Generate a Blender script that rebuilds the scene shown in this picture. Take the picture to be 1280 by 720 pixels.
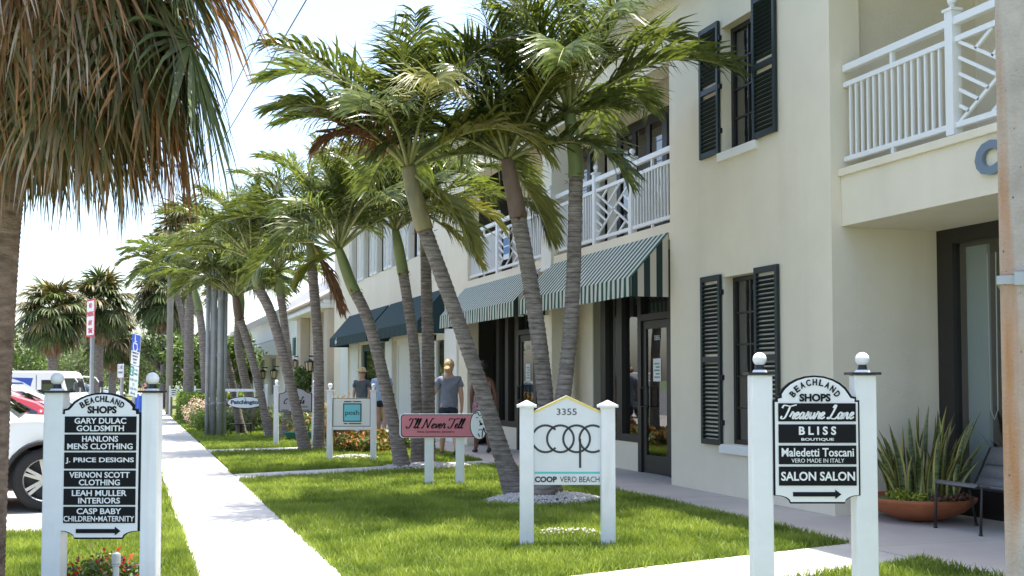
import bpy, bmesh, math, random
import numpy as np
from mathutils import Vector, Matrix, Euler
R = math.radians
random.seed(7); RNG = np.random.default_rng(7)
for o in list(bpy.data.objects): bpy.data.objects.remove(o)
SC = bpy.context.scene
COL = SC.collection

# ------------------------------------------------------------------ camera, sky, sun, exposure
F_PX, PITCH, YAW, EYE = 1400.0, R(2.5), R(18.8), 1.4
SHIFT = 115 - F_PX * math.tan(PITCH)
cd = bpy.data.cameras.new('camera'); cam = bpy.data.objects.new('camera', cd); COL.objects.link(cam)
cam.location = (0, 0, EYE); cam.rotation_euler = (R(90) + PITCH, 0, -YAW)
cd.sensor_width = 36; cd.lens = 36 * F_PX / 1280; cd.shift_y = SHIFT / 1280
cd.clip_start = 0.05; cd.clip_end = 4000
SC.camera = cam
SUN = Vector((0.15, 0.10, 1.0)).normalized()
w = bpy.data.worlds.new('World'); SC.world = w; w.use_nodes = True
nt = w.node_tree; bg = nt.nodes['Background']
sky = nt.nodes.new('ShaderNodeTexSky'); sky.sky_type = 'NISHITA'; sky.sun_disc = False
sky.sun_elevation = math.asin(SUN.z); sky.sun_rotation = math.atan2(SUN.x, SUN.y)
sky.air_density = 1.0; sky.dust_density = 2.5; sky.ozone_density = 1.0
nt.links.new(sky.outputs[0], bg.inputs[0]); bg.inputs[1].default_value = 0.15
sd = bpy.data.lights.new('sun', 'SUN'); sun = bpy.data.objects.new('sun', sd); COL.objects.link(sun)
sd.energy = 4.0; sd.angle = R(0.53); sd.color = (1.0, 0.96, 0.89)
sun.rotation_euler = (-SUN).to_track_quat('-Z', 'Y').to_euler(); sun.location = (0, 0, 30)
SC.view_settings.view_transform = 'Standard'; SC.view_settings.look = 'None'
SC.view_settings.exposure = 1.5; SC.view_settings.gamma = 1.0
SC.view_settings.use_curve_mapping = False

# ------------------------------------------------------------------ pixel -> place
def ray(x, y):
    u = (x - 640) / F_PX; v = (360 - y + SHIFT) / F_PX
    fy = math.cos(PITCH) - v * math.sin(PITCH); fz = math.sin(PITCH) + v * math.cos(PITCH)
    return Vector((u * math.cos(YAW) + fy * math.sin(YAW), -u * math.sin(YAW) + fy * math.cos(YAW), fz))
def gnd(x, y, z=0.0):
    r = ray(x, y); t = (z - EYE) / r.z; return Vector((r.x * t, r.y * t, z))
def wx(x, y, X):
    r = ray(x, y); t = X / r.x; return Vector((X, r.y * t, EYE + r.z * t))
def wy(x, y, Y):
    r = ray(x, y); t = Y / r.y; return Vector((r.x * t, Y, EYE + r.z * t))
FWD = Vector((math.sin(YAW), math.cos(YAW), 0)); RGT = Vector((math.cos(YAW), -math.sin(YAW), 0))
def at_depth(px, d):            # ground point under pixel column px, d metres in front of the camera
    return FWD * d + RGT * ((px - 640) / F_PX * d)

# ------------------------------------------------------------------ materials
MATS = {}
def mat(name, col, rough=0.6, var=0.0, vscale=8.0, bump=0.0, bscale=40.0, metal=0.0, spec=0.5, trans=0.0, col2=None, detail=4, coat=0.0, stretch=None, objrand=0.0):
    if name in MATS: return MATS[name]
    m = bpy.data.materials.new(name); m.use_nodes = True; n = m.node_tree; L = n.links.new
    b = n.nodes['Principled BSDF']; out = n.nodes['Material Output']
    b.inputs['Base Color'].default_value = (*col, 1); b.inputs['Roughness'].default_value = rough
    b.inputs['Metallic'].default_value = metal; b.inputs['Specular IOR Level'].default_value = spec
    if coat: b.inputs['Coat Weight'].default_value = coat; b.inputs['Coat Roughness'].default_value = 0.05
    tc = n.nodes.new('ShaderNodeTexCoord'); vec = tc.outputs['Object']
    if stretch:
        mp = n.nodes.new('ShaderNodeMapping'); mp.inputs['Scale'].default_value = stretch
        L(vec, mp.inputs['Vector']); vec = mp.outputs['Vector']
    csock = None
    if var or col2:
        t = n.nodes.new('ShaderNodeTexNoise'); t.inputs['Scale'].default_value = vscale; t.inputs['Detail'].default_value = detail
        t.inputs['Roughness'].default_value = 0.6
        L(vec, t.inputs['Vector'])
        r = n.nodes.new('ShaderNodeValToRGB'); r.color_ramp.elements[0].position = 0.32; r.color_ramp.elements[1].position = 0.68
        c2 = col2 or col
        r.color_ramp.elements[0].color = (*[c * (1 - var) for c in col], 1)
        r.color_ramp.elements[1].color = (*[min(1, c * (1 + var)) for c in c2], 1)
        L(t.outputs['Fac'], r.inputs['Fac']); csock = r.outputs['Color']
    if objrand:
        oi = n.nodes.new('ShaderNodeObjectInfo'); hs = n.nodes.new('ShaderNodeHueSaturation')
        mr = n.nodes.new('ShaderNodeMapRange'); mr.inputs['To Min'].default_value = 1 - objrand; mr.inputs['To Max'].default_value = 1 + objrand
        L(oi.outputs['Random'], mr.inputs['Value']); L(mr.outputs['Result'], hs.inputs['Value'])
        if csock: L(csock, hs.inputs['Color'])
        else: hs.inputs['Color'].default_value = (*col, 1)
        csock = hs.outputs['Color']
    if csock: L(csock, b.inputs['Base Color'])
    if bump:
        t2 = n.nodes.new('ShaderNodeTexNoise'); t2.inputs['Scale'].default_value = bscale; t2.inputs['Detail'].default_value = 5
        L(vec, t2.inputs['Vector'])
        bp = n.nodes.new('ShaderNodeBump'); bp.inputs['Strength'].default_value = bump; bp.inputs['Distance'].default_value = 0.02
        L(t2.outputs['Fac'], bp.inputs['Height']); L(bp.outputs['Normal'], b.inputs['Normal'])
    if trans:
        tr = n.nodes.new('ShaderNodeBsdfTranslucent'); mx = n.nodes.new('ShaderNodeMixShader'); mx.inputs[0].default_value = trans
        if csock:
            g = n.nodes.new('ShaderNodeMix'); g.data_type = 'RGBA'; g.blend_type = 'MULTIPLY'; g.inputs[0].default_value = 1
            L(csock, g.inputs[6]); g.inputs[7].default_value = (1.0, 1.0, 0.55, 1); L(g.outputs[2], tr.inputs['Color'])
        else: tr.inputs['Color'].default_value = (*col, 1)
        L(b.outputs[0], mx.inputs[1]); L(tr.outputs[0], mx.inputs[2]); L(mx.outputs[0], out.inputs['Surface'])
    MATS[name] = m; return m
def glass(name, tint=(0.75, 0.8, 0.8), refl=0.12, rough=0.0):
    if name in MATS: return MATS[name]
    m = bpy.data.materials.new(name); m.use_nodes = True; n = m.node_tree; L = n.links.new
    n.nodes.remove(n.nodes['Principled BSDF']); out = n.nodes['Material Output']
    tr = n.nodes.new('ShaderNodeBsdfTransparent'); tr.inputs[0].default_value = (*tint, 1)
    gl = n.nodes.new('ShaderNodeBsdfGlossy'); gl.inputs['Roughness'].default_value = rough
    ge = n.nodes.new('ShaderNodeNewGeometry'); vd = n.nodes.new('ShaderNodeVectorMath'); vd.operation = 'DOT_PRODUCT'; L(ge.outputs['Normal'], vd.inputs[0]); L(ge.outputs['Incoming'], vd.inputs[1])
    def mth(op, a, b): q = n.nodes.new('ShaderNodeMath'); q.operation = op; q.use_clamp = False; L(a, q.inputs[0]) if hasattr(a, 'is_linked') else setattr(q.inputs[0], 'default_value', a); L(b, q.inputs[1]) if hasattr(b, 'is_linked') else setattr(q.inputs[1], 'default_value', b); return q.outputs[0]
    ab = mth('ABSOLUTE', vd.outputs['Value'], 0.0); pw = mth('POWER', mth('SUBTRACT', 1.0, ab), 5.0)      # thin pane: same from both sides
    ad = mth('ADD', mth('MULTIPLY', pw, 0.9 - refl), 0.06 + refl)
    mx = n.nodes.new('ShaderNodeMixShader'); L(ad, mx.inputs[0])
    L(tr.outputs[0], mx.inputs[1]); L(gl.outputs[0], mx.inputs[2]); L(mx.outputs[0], out.inputs['Surface'])
    MATS[name] = m; return m
def stripes(name, c1, c2, axis, period, duty=0.5, rough=0.8, phase=0.0, trans=0.2):
    m = mat(name, c1, rough, trans=0); n = m.node_tree; L = n.links.new; b = n.nodes['Principled BSDF']
    tc = n.nodes.new('ShaderNodeTexCoord'); sp = n.nodes.new('ShaderNodeSeparateXYZ'); L(tc.outputs['Object'], sp.inputs[0])
    a = n.nodes.new('ShaderNodeMath'); a.operation = 'MULTIPLY_ADD'; a.inputs[1].default_value = 1 / period; a.inputs[2].default_value = 100 + phase
    L(sp.outputs[axis], a.inputs[0])
    f = n.nodes.new('ShaderNodeMath'); f.operation = 'FRACT'; L(a.outputs[0], f.inputs[0])
    g = n.nodes.new('ShaderNodeMath'); g.operation = 'GREATER_THAN'; g.inputs[1].default_value = duty; L(f.outputs[0], g.inputs[0])
    mx = n.nodes.new('ShaderNodeMix'); mx.data_type = 'RGBA'; mx.inputs[6].default_value = (*c1, 1); mx.inputs[7].default_value = (*c2, 1)
    L(g.outputs[0], mx.inputs[0]); L(mx.outputs[2], b.inputs['Base Color'])
    if trans:
        tr = n.nodes.new('ShaderNodeBsdfTranslucent'); L(mx.outputs[2], tr.inputs['Color'])
        ms = n.nodes.new('ShaderNodeMixShader'); ms.inputs[0].default_value = trans
        L(b.outputs[0], ms.inputs[1]); L(tr.outputs[0], ms.inputs[2]); L(ms.outputs[0], n.nodes['Material Output'].inputs['Surface'])
    return m

M_STUCCO = mat('cream_stucco', (0.83, 0.75, 0.60), 0.9, 0.05, 0.9, 0.45, 130, detail=10)
def grime(m, col, lo=.56, hi=.78, scale=(3.2, 3.2, .35), amt=.5):      # vertical rain streaks
    n = m.node_tree; b = n.nodes['Principled BSDF']; src = b.inputs['Base Color'].links[0].from_socket
    tc = n.nodes.new('ShaderNodeTexCoord'); mp = n.nodes.new('ShaderNodeMapping'); mp.inputs['Scale'].default_value = scale; n.links.new(tc.outputs['Object'], mp.inputs[0])
    tx = n.nodes.new('ShaderNodeTexNoise'); tx.inputs['Scale'].default_value = 1.0; tx.inputs['Detail'].default_value = 8; n.links.new(mp.outputs[0], tx.inputs[0])
    mr = n.nodes.new('ShaderNodeMapRange'); mr.inputs['From Min'].default_value = lo; mr.inputs['From Max'].default_value = hi; mr.inputs['To Max'].default_value = amt; n.links.new(tx.outputs[0], mr.inputs['Value'])
    mx = n.nodes.new('ShaderNodeMix'); mx.data_type = 'RGBA'; n.links.new(mr.outputs['Result'], mx.inputs[0]); n.links.new(src, mx.inputs[6]); mx.inputs[7].default_value = (*col, 1); n.links.new(mx.outputs[2], b.inputs['Base Color'])
grime(M_STUCCO, (.56, .51, .42), .55, .85, (1.7, 1.7, .22), .28)
M_TRIM = mat('white_trim', (0.80, 0.79, 0.75), 0.6, 0.03, 3)
M_WHITE = mat('white_paint', (0.77, 0.79, 0.82), 0.45, 0.04, 6, 0.03, 60)
grime(M_WHITE, (.55, .54, .50), .54, .8, (14, 14, 1.6), .45)
M_RAIL = mat('white_rail_paint', (0.82, 0.82, 0.82), 0.4)
M_BLACK = mat('black_paint', (0.012, 0.013, 0.016), 0.4)
M_BRONZE = mat('dark_bronze_frame', (0.022, 0.019, 0.018), 0.4, 0.1, 8)
M_SHUT = mat('dark_green_shutter', (0.010, 0.020, 0.020), 0.45, 0.15, 10)
M_CONC = mat('sidewalk_concrete', (0.52, 0.505, 0.475), 0.9, 0.16, 1.6, 0.3, 120, objrand=0.07, detail=10)
M_WALK = mat('walkway_concrete', (0.50, 0.455, 0.42), 0.8, 0.08, 1.1, 0.12, 90, objrand=0.03, detail=8)
M_KERB = mat('kerb_concrete', (0.50, 0.49, 0.46), 0.9, 0.12, 4, 0.2, 80)
M_ASPH = mat('parking_paving', (0.36, 0.34, 0.315), 0.9, 0.12, 1.2, 0.3, 120, detail=8)
M_ROAD = mat('road_asphalt', (0.12, 0.12, 0.12), 0.9, 0.15, 1.5, 0.3, 100, detail=8)
M_SOIL = mat('lawn_soil', (0.11, 0.13, 0.03), 0.95, 0.25, 5, 0.3, 60)
M_GRASS = mat('grass_blade', (0.14, 0.245, 0.03), 0.5, 0.36, 1.3, trans=0.42, col2=(0.30, 0.36, 0.07), spec=0.35, detail=8)
M_GREEN = mat('frond_green', (0.062, 0.10, 0.026), 0.3, 0.45, 9, trans=0.42, col2=(0.15, 0.18, 0.045), objrand=0.38)
M_YGREEN = mat('frond_yellow', (0.21, 0.21, 0.04), 0.45, 0.3, 3, trans=0.4, objrand=0.2)
M_DEAD = mat('frond_dead', (0.20, 0.09, 0.04), 0.75, 0.4, 5, trans=0.15, objrand=0.25)
M_RACH = mat('rachis_green', (0.27, 0.28, 0.10), 0.45, 0.2, 6)
M_SHAFT = mat('crownshaft_green', (0.17, 0.21, 0.075), 0.5, 0.3, 4, 0.1, 30, stretch=(1, 1, 0.3))
M_SHAFTB = mat('crownshaft_brown', (0.17, 0.115, 0.085), 0.7, 0.3, 6, 0.2, 40, stretch=(1, 1, 0.3))
M_TRUNK = mat('palm_trunk', (0.17, 0.135, 0.115), 0.9, 0.25, 12, 0.25, 30, col2=(0.27, 0.235, 0.21), stretch=(.6, .6, 2.6), detail=8)
def rings(m, period, dark):
    n = m.node_tree; b = n.nodes['Principled BSDF']; src = b.inputs['Base Color'].links[0].from_socket; tc = n.nodes.new('ShaderNodeTexCoord')
    wv = n.nodes.new('ShaderNodeTexWave'); wv.wave_type = 'BANDS'; wv.bands_direction = 'Z'; wv.wave_profile = 'SAW'; wv.inputs['Scale'].default_value = 2*math.pi/(20*period); wv.inputs['Distortion'].default_value = 1.6; wv.inputs['Detail'].default_value = 3; wv.inputs['Detail Scale'].default_value = 2.0
    n.links.new(tc.outputs['Object'], wv.inputs['Vector'])
    rp = n.nodes.new('ShaderNodeValToRGB'); rp.color_ramp.elements[0].color = (dark, dark, dark, 1); rp.color_ramp.elements[1].position = .35; n.links.new(wv.outputs['Fac'], rp.inputs['Fac'])
    g = n.nodes.new('ShaderNodeMix'); g.data_type = 'RGBA'; g.blend_type = 'MULTIPLY'; g.inputs[0].default_value = 1; n.links.new(src, g.inputs[6]); n.links.new(rp.outputs['Color'], g.inputs[7]); n.links.new(g.outputs[2], b.inputs['Base Color'])
rings(M_TRUNK, .06, .5)
M_LEAF = mat('leaf_green', (0.06, 0.12, 0.02), 0.5, 0.4, 2.5, trans=0.3, col2=(0.13, 0.19, 0.04))
M_LEAF2 = mat('leaf_pale', (0.13, 0.19, 0.07), 0.5, 0.3, 2.5, trans=0.3, col2=(0.20, 0.25, 0.10))
M_METAL = mat('galvanised_metal', (0.34, 0.36, 0.38), 0.5, 0.12, 4, metal=0.15)
M_GLASS = glass('shop_glass')
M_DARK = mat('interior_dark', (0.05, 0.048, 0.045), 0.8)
M_FLOORIN = mat('interior_floor', (0.25, 0.22, 0.19), 0.5)

# ------------------------------------------------------------------ building blocks
def wloc(o):
    v = Vector((0, 0, 0))
    while o: v += o.location; o = o.parent
    return v
class MB:
    def __init__(s): s.v = []; s.f = []
    def add(s, vs, fs):
        n = len(s.v); s.v += [tuple(v) for v in vs]; s.f += [tuple(i + n for i in f) for f in fs]; return s
    def box(s, x0, x1, y0, y1, z0, z1):
        return s.add([(x0,y0,z0),(x1,y0,z0),(x1,y1,z0),(x0,y1,z0),(x0,y0,z1),(x1,y0,z1),(x1,y1,z1),(x0,y1,z1)],
                     [(0,3,2,1),(4,5,6,7),(0,1,5,4),(1,2,6,5),(2,3,7,6),(3,0,4,7)])
    def bar(s, a, b, w, t, up=(0, 0, 1)):       # square bar from a to b: w across, t thick along "up" side
        a = Vector(a); b = Vector(b); d = (b - a).normalized(); u = Vector(up)
        sd_ = d.cross(u)
        if sd_.length < 1e-4: sd_ = d.cross(Vector((1, 0, 0)))
        sd_.normalize(); u = sd_.cross(d)
        o = [sd_ * (w/2) + u * (t/2), -sd_ * (w/2) + u * (t/2), -sd_ * (w/2) - u * (t/2), sd_ * (w/2) - u * (t/2)]
        return s.add([a + k for k in o] + [b + k for k in o], [(0,1,2,3),(7,6,5,4),(0,4,5,1),(1,5,6,2),(2,6,7,3),(3,7,4,0)])
    def tube(s, path, rad, n=8, cap=True, sq=1.0):
        path = [Vector(p) for p in path]; m = len(path)
        if not hasattr(rad, '__len__'): rad = [rad] * m
        vs = []; ref = None
        for i, p in enumerate(path):
            d = (path[min(i+1, m-1)] - path[max(i-1, 0)]).normalized()
            if ref is None:
                ref = d.cross(Vector((0, 1, 0))) if abs(d.y) < 0.9 else d.cross(Vector((1, 0, 0)))
            u = (ref - d * ref.dot(d)).normalized(); ref = u; v = d.cross(u)
            for k in range(n):
                a = 2 * math.pi * k / n; vs.append(p + (u * math.cos(a) + v * math.sin(a) * sq) * rad[i])
        fs = [(i*n+k, i*n+(k+1) % n, (i+1)*n+(k+1) % n, (i+1)*n+k) for i in range(m-1) for k in range(n)]
        if cap: fs += [tuple(range(n-1, -1, -1)), tuple(range((m-1)*n, m*n))]
        return s.add(vs, fs)
    def lathe(s, prof, n=16, c=(0, 0, 0)):
        vs = []; m = len(prof)
        for r, z in prof:
            for k in range(n):
                a = 2 * math.pi * k / n; vs.append((c[0] + r * math.cos(a), c[1] + r * math.sin(a), c[2] + z))
        fs = [(i*n+k, i*n+(k+1) % n, (i+1)*n+(k+1) % n, (i+1)*n+k) for i in range(m-1) for k in range(n)]
        fs += [tuple(range(n-1, -1, -1)), tuple(range((m-1)*n, m*n))]
        return s.add(vs, fs)
    def ball(s, c, r, n=12, sc=(1, 1, 1)):
        prof = [(max(1e-4, math.sin(math.pi*i/n)) * r, -math.cos(math.pi*i/n) * r * sc[2]) for i in range(n+1)]
        k = len(s.v); s.lathe(prof, n + 4, c)
        for i in range(k, len(s.v)):
            x, y, z = s.v[i]; s.v[i] = (c[0] + (x-c[0]) * sc[0], c[1] + (y-c[1]) * sc[1], z)
        return s
    def prism(s, poly, t0, t1, axis='y'):       # polygon in the plane across "axis", from t0 to t1
        n = len(poly)
        def P(a, b, t): return {'y': (a, t, b), 'x': (t, a, b), 'z': (a, b, t)}[axis]
        return s.add([P(a, b, t0) for a, b in poly] + [P(a, b, t1) for a, b in poly],
                     [tuple(range(n)), tuple(range(2*n-1, n-1, -1))] + [(i, i+n, (i+1) % n + n, (i+1) % n) for i in range(n)])
    def mesh(s, name, m, smooth=False, off=None):
        me = bpy.data.meshes.new(name)
        vs = s.v if off is None else [(a-off[0], b-off[1], c-off[2]) for a, b, c in s.v]
        me.from_pydata(vs, [], s.f); bm = bmesh.new(); bm.from_mesh(me); bmesh.ops.recalc_face_normals(bm, faces=bm.faces); bm.to_mesh(me); bm.free()
        me.materials.append(m)
        if smooth: me.polygons.foreach_set('use_smooth', [True] * len(me.polygons))
        me.update(); return me
    def build(s, name, m, parent=None, smooth=False, world=False, bevel=0.0, auto=False):
        off = wloc(parent) if (world and parent) else None
        return link(name, s.mesh(name, m, smooth or auto, off), parent, bevel, auto)
def link(name, me, parent=None, bevel=0.0, auto=False, loc=None, rot=None, scale=None):
    o = bpy.data.objects.new(name, me); COL.objects.link(o)
    if parent: o.parent = parent
    if loc is not None: o.location = loc
    if rot is not None: o.rotation_euler = rot
    if scale is not None: o.scale = scale if hasattr(scale, '__len__') else (scale,) * 3
    if bevel:
        b = o.modifiers.new('bevel', 'BEVEL'); b.width = bevel; b.segments = 2; b.limit_method = 'ANGLE'
    if auto and me and me.polygons:
        me.set_sharp_from_angle(angle=R(35))
    return o
def tag(o, label, cat, group=None, kind=None):
    if label: o['label'] = label
    if cat: o['category'] = cat
    if group: o['group'] = group
    if kind: o['kind'] = kind
    return o
def thing(name, label, cat, loc=(0, 0, 0), rz=0, group=None):
    o = bpy.data.objects.new(name, None); COL.objects.link(o); o.location = loc; o.rotation_euler = (0, 0, rz)
    o.empty_display_size = 0.2
    return tag(o, label, cat, group)
def raw(name, V, Fq, m, parent=None, smooth=False):    # numpy verts, faces list of equal length
    me = bpy.data.meshes.new(name); V = np.asarray(V, dtype=np.float32); Fq = np.asarray(Fq, dtype=np.int32)
    k = Fq.shape[1]; me.vertices.add(len(V)); me.vertices.foreach_set('co', V.ravel())
    me.loops.add(Fq.size); me.loops.foreach_set('vertex_index', Fq.ravel())
    me.polygons.add(len(Fq)); me.polygons.foreach_set('loop_start', np.arange(0, Fq.size, k, dtype=np.int32))
    me.update(calc_edges=True); me.materials.append(m)
    if smooth: me.polygons.foreach_set('use_smooth', [True] * len(Fq))
    return me
def text_mesh(body, size, m, align='CENTER', bold=0.0, shear=0.0, width=None, height=None, extrude=0.0015, spacing=1.0):
    c = bpy.data.curves.new('lettering', 'FONT'); c.body = body; c.size = size; c.align_x = align; c.align_y = 'CENTER'
    c.offset = bold; c.shear = shear; c.extrude = extrude; c.space_character = spacing; c.resolution_u = 3
    o = bpy.data.objects.new('tmp', c); COL.objects.link(o)
    dg = bpy.context.evaluated_depsgraph_get(); me = bpy.data.meshes.new_from_object(o.evaluated_get(dg))
    bpy.data.objects.remove(o); bpy.data.curves.remove(c)
    co = np.empty(len(me.vertices) * 3, np.float32); me.vertices.foreach_get('co', co); co = co.reshape(-1, 3)
    lo, hi = co.min(0), co.max(0)
    if align == 'CENTER': co[:, 0] -= (lo[0] + hi[0]) / 2
    co[:, 1] -= (lo[1] + hi[1]) / 2
    if width: co[:, 0] *= width / (hi[0] - lo[0])
    if height: co[:, 1] *= height / (hi[1] - lo[1])
    co = np.stack([co[:, 0], -co[:, 2], co[:, 1]], 1)      # stand up, facing -y
    me.vertices.foreach_set('co', co.ravel()); me.materials.clear(); me.materials.append(m); me.update()
    return me
def text(body, parent, m, x, z, y, size=0.1, name='lettering', **k):
    return link(name, text_mesh(body, size, m, **k), parent, loc=(x, y, z))
def ribbon(strokes, w, m, name, parent, y, t=0.002):    # pen strokes in the x-z plane facing -y
    mb = MB()
    for st in strokes:
        st = [Vector((a, b)) for a, b in st]
        L_, R_ = [], []
        for i, p in enumerate(st):
            d = (st[min(i+1, len(st)-1)] - st[max(i-1, 0)])
            d = d.normalized() if d.length > 1e-9 else Vector((1, 0))
            q = Vector((-d.y, d.x)); ww = w * (0.65 + 0.7 * abs(d.y)) / 2
            L_.append(p + q * ww); R_.append(p - q * ww)
        n = len(st)
        mb.add([(a.x, y, a.y) for a in L_] + [(a.x, y, a.y) for a in R_] + [(a.x, y + t, a.y) for a in L_] + [(a.x, y + t, a.y) for a in R_],
               [(i, i+1, n+i+1, n+i) for i in range(n-1)] + [(2*n+i, 3*n+i, 3*n+i+1, 2*n+i+1) for i in range(n-1)] +
               [(i, 2*n+i, 2*n+i+1, i+1) for i in range(n-1)] + [(n+i, n+i+1, 3*n+i+1, 3*n+i) for i in range(n-1)])
    return mb.build(name, m, parent)
def crom(pts, k=5):
    out = []; P = [Vector(p) for p in pts]
    for i in range(len(P)-1):
        a = P[max(i-1, 0)]; b = P[i]; c = P[i+1]; d = P[min(i+2, len(P)-1)]
        for j in range(k):
            t = j / k
            out.append(0.5 * ((2*b) + (c-a)*t + (2*a-5*b+4*c-d)*t*t + (3*b-a-3*c+d)*t*t*t))
    out.append(P[-1]); return out
# ------------------------------------------------------------------ ground, road, pavements
def struct(o): o['kind'] = 'structure'; return o
struct(MB().box(-900, 900, -300, 2500, -0.4, -0.21).build('ground', mat('far_ground', (0.10, 0.13, 0.05), 0.95, 0.3, 0.2)))
struct(MB().box(-7.2, -0.60, 11.45, 160, -0.2, -0.14).build('parking_strip', M_ASPH))
struct(MB().box(-60, -7.2, -6, 260, -0.2, -0.144).build('road', M_ROAD))
mk = mat('road_marking', (0.75, 0.75, 0.72), 0.8, 0.1, 8)
rd = [o for o in COL.objects if o.name == 'parking_strip'][0]
bay = MB().box(-2.3, 2.3, -0.05, 0.05, 0, 0.004).mesh('bay_line', mk)
for i in range(14): link('bay_line', bay, rd, loc=(-3.0, 13.7 + i * 2.8, -0.139))
kb = struct(MB().box(-0.598, -0.502, 11.46, 120, -0.35, -0.215).build('kerb', M_KERB))
kbm = MB().box(-0.60, -0.50, 0.004, 2.996, -0.214, 0.0).mesh('kerb_stone', M_KERB)
for i in range(36): link('kerb_stone', kbm, kb, loc=(0, 11.45 + 3 * i, 0), bevel=0.02)
kbm = MB().box(0.004, 1.496, 11.35, 11.448, -0.214, 0.0).mesh('kerb_stone', M_KERB)
for i in range(5): link('kerb_stone', kbm, kb, loc=(-8.0 + 1.5 * i, 0, 0), bevel=0.02)
sw = struct(MB().box(0.46, 1.48, -6, 160, -0.2, -0.10).build('sidewalk', M_SOIL))
SL = 1.45
slab = MB().box(0.46, 1.48, 0.006, SL - 0.006, -0.10, 0.0).mesh('slab', M_CONC)
for i in range(100):
    link('slab', slab, sw, loc=(random.uniform(-.004, .004), -6 + SL * i, random.uniform(-.006, 0)), bevel=0.006 if i < 30 else 0)
PATHS = [(6.77, 0.25, 0.95), (16.7, 0.34, 1.0), (23.3, 0.1, 0.95)]      # far edge Y = a + b X, width
pth = struct(MB().box(1.49, 5.86, 5.0, 25, -0.2, -0.12).build('path', M_SOIL))
for a, b, wd in PATHS:
    xs = [1.488, 2.57, 3.66, 4.75, 5.842]
    for x0, x1 in zip(xs, xs[1:]):
        x1 -= 0.01
        MB().prism([(x0, a + b*x0 - wd), (x1, a + b*x1 - wd), (x1, a + b*x1), (x0, a + b*x0)], -0.11, random.uniform(-.004, .001), 'z').build('slab', M_CONC, pth)
wk = struct(MB().box(5.85, 12, -6, 44, -0.2, -0.105).build('walkway', M_SOIL))
wslab = MB().box(5.852, 10.9, 0.004, 1.996, -0.10, 0.0).mesh('slab', M_WALK)
for i in range(25): link('slab', wslab, wk, loc=(0, -6 + 2 * i, random.uniform(-.003, 0)))
lw = struct(MB().box(1.49, 5.84, 2, 110, -0.2, -0.03).build('lawn', M_SOIL))
struct(MB().prism([(-8, -6), (.45, -6), (.45, 120), (-.495, 120), (-.495, 11.345), (-8, 11.345)], -0.2, -0.03, 'z').build('verge', M_SOIL))
struct(MB().box(5.86, 40, 44, 110, -0.2, -0.02).build('forecourt', M_WALK))

def in_path(X, Y, g=0.0):
    r = np.zeros(len(X), bool)
    for a, b, wd in PATHS: r |= (Y < a + b*X + g) & (Y > a + b*X - wd - g)
    return r
BARE = [(4.6, 12.35, 0.80), (4.4, 17.5, 0.74), (3.72, 9.30, 0.0)]
def blades(n, x0, x1, y0, y1, h, wd, seed, lean=0.5):
    r = np.random.default_rng(seed)
    X = r.uniform(x0, x1, n); Y = r.uniform(y0, y1, n)
    ok = ~in_path(X, Y, -0.035 * r.random(n)**2)
    for bx_, by_, br in BARE: ok &= (X - bx_)**2 + ((Y - by_) / 0.75)**2 > (br * r.uniform(0.85, 1.1, n))**2
    X = X[ok]; Y = Y[ok]; n = len(X)
    pat = 0.75 + 0.35 * np.sin(X * 2.3 + 1.3 * np.sin(Y * 1.7)) * np.sin(Y * 2.9 + X)
    a = r.uniform(0, 2*np.pi, n); H = h * r.uniform(0.5, 1.25, n) * (0.8 + 0.3 * pat); W = wd * r.uniform(0.7, 1.3, n)
    dx, dy = np.cos(a), np.sin(a); ln = H * lean * r.uniform(0.2, 1.6, n)
    b2 = r.uniform(0, 2*np.pi, n); lx, ly = np.cos(b2), np.sin(b2)
    z0 = np.full(n, -0.032)
    P = np.stack([
        np.stack([X - dx*W/2, Y - dy*W/2, z0], 1), np.stack([X + dx*W/2, Y + dy*W/2, z0], 1),
        np.stack([X + dx*W*.4 + lx*ln*.35, Y + dy*W*.4 + ly*ln*.35, z0 + H*.62], 1), np.stack([X - dx*W*.4 + lx*ln*.35, Y - dy*W*.4 + ly*ln*.35, z0 + H*.62], 1),
        np.stack([X + lx*ln, Y + ly*ln, z0 + H], 1)], 1).reshape(-1, 3)
    i = np.arange(n)[:, None] * 5
    T = np.concatenate([i + [0, 1, 2], i + [0, 2, 3], i + [3, 2, 4]], 1).reshape(-1, 3)
    return P, T
def grass(label, specs):
    Vs, Ts, k = [], [], 0
    for j, s_ in enumerate(specs):
        P, T = blades(*s_, seed=j + len(label)); Vs.append(P); Ts.append(T + k); k += len(P)
    o = link('grass', raw('grass', np.concatenate(Vs), np.concatenate(Ts), M_GRASS)); tag(o, label, 'grass', kind='stuff'); return o
grass('sunlit lawn grass between the sidewalk and the shopping walkway', [
    (46000, 1.455, 5.88, 4.6, 8.2, 0.082, 0.009), (110000, 1.455, 5.88, 7.0, 12.5, 0.08, 0.010), (66000, 1.455, 5.88, 12.5, 18, 0.08, 0.013),
    (60000, 1.5, 5.83, 18, 28, 0.08, 0.016), (30000, 1.5, 5.83, 28, 45, 0.08, 0.03)])
grass('strip of verge grass between the kerb and the sidewalk', [
    (60000, -1.9, 0.485, 6.6, 11.33, 0.07, 0.008), (14000, -0.51, 0.48, 11.33, 30, 0.07, 0.014), (3000, -4.0, -1.9, 8, 11.33, 0.07, 0.02)])
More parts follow.
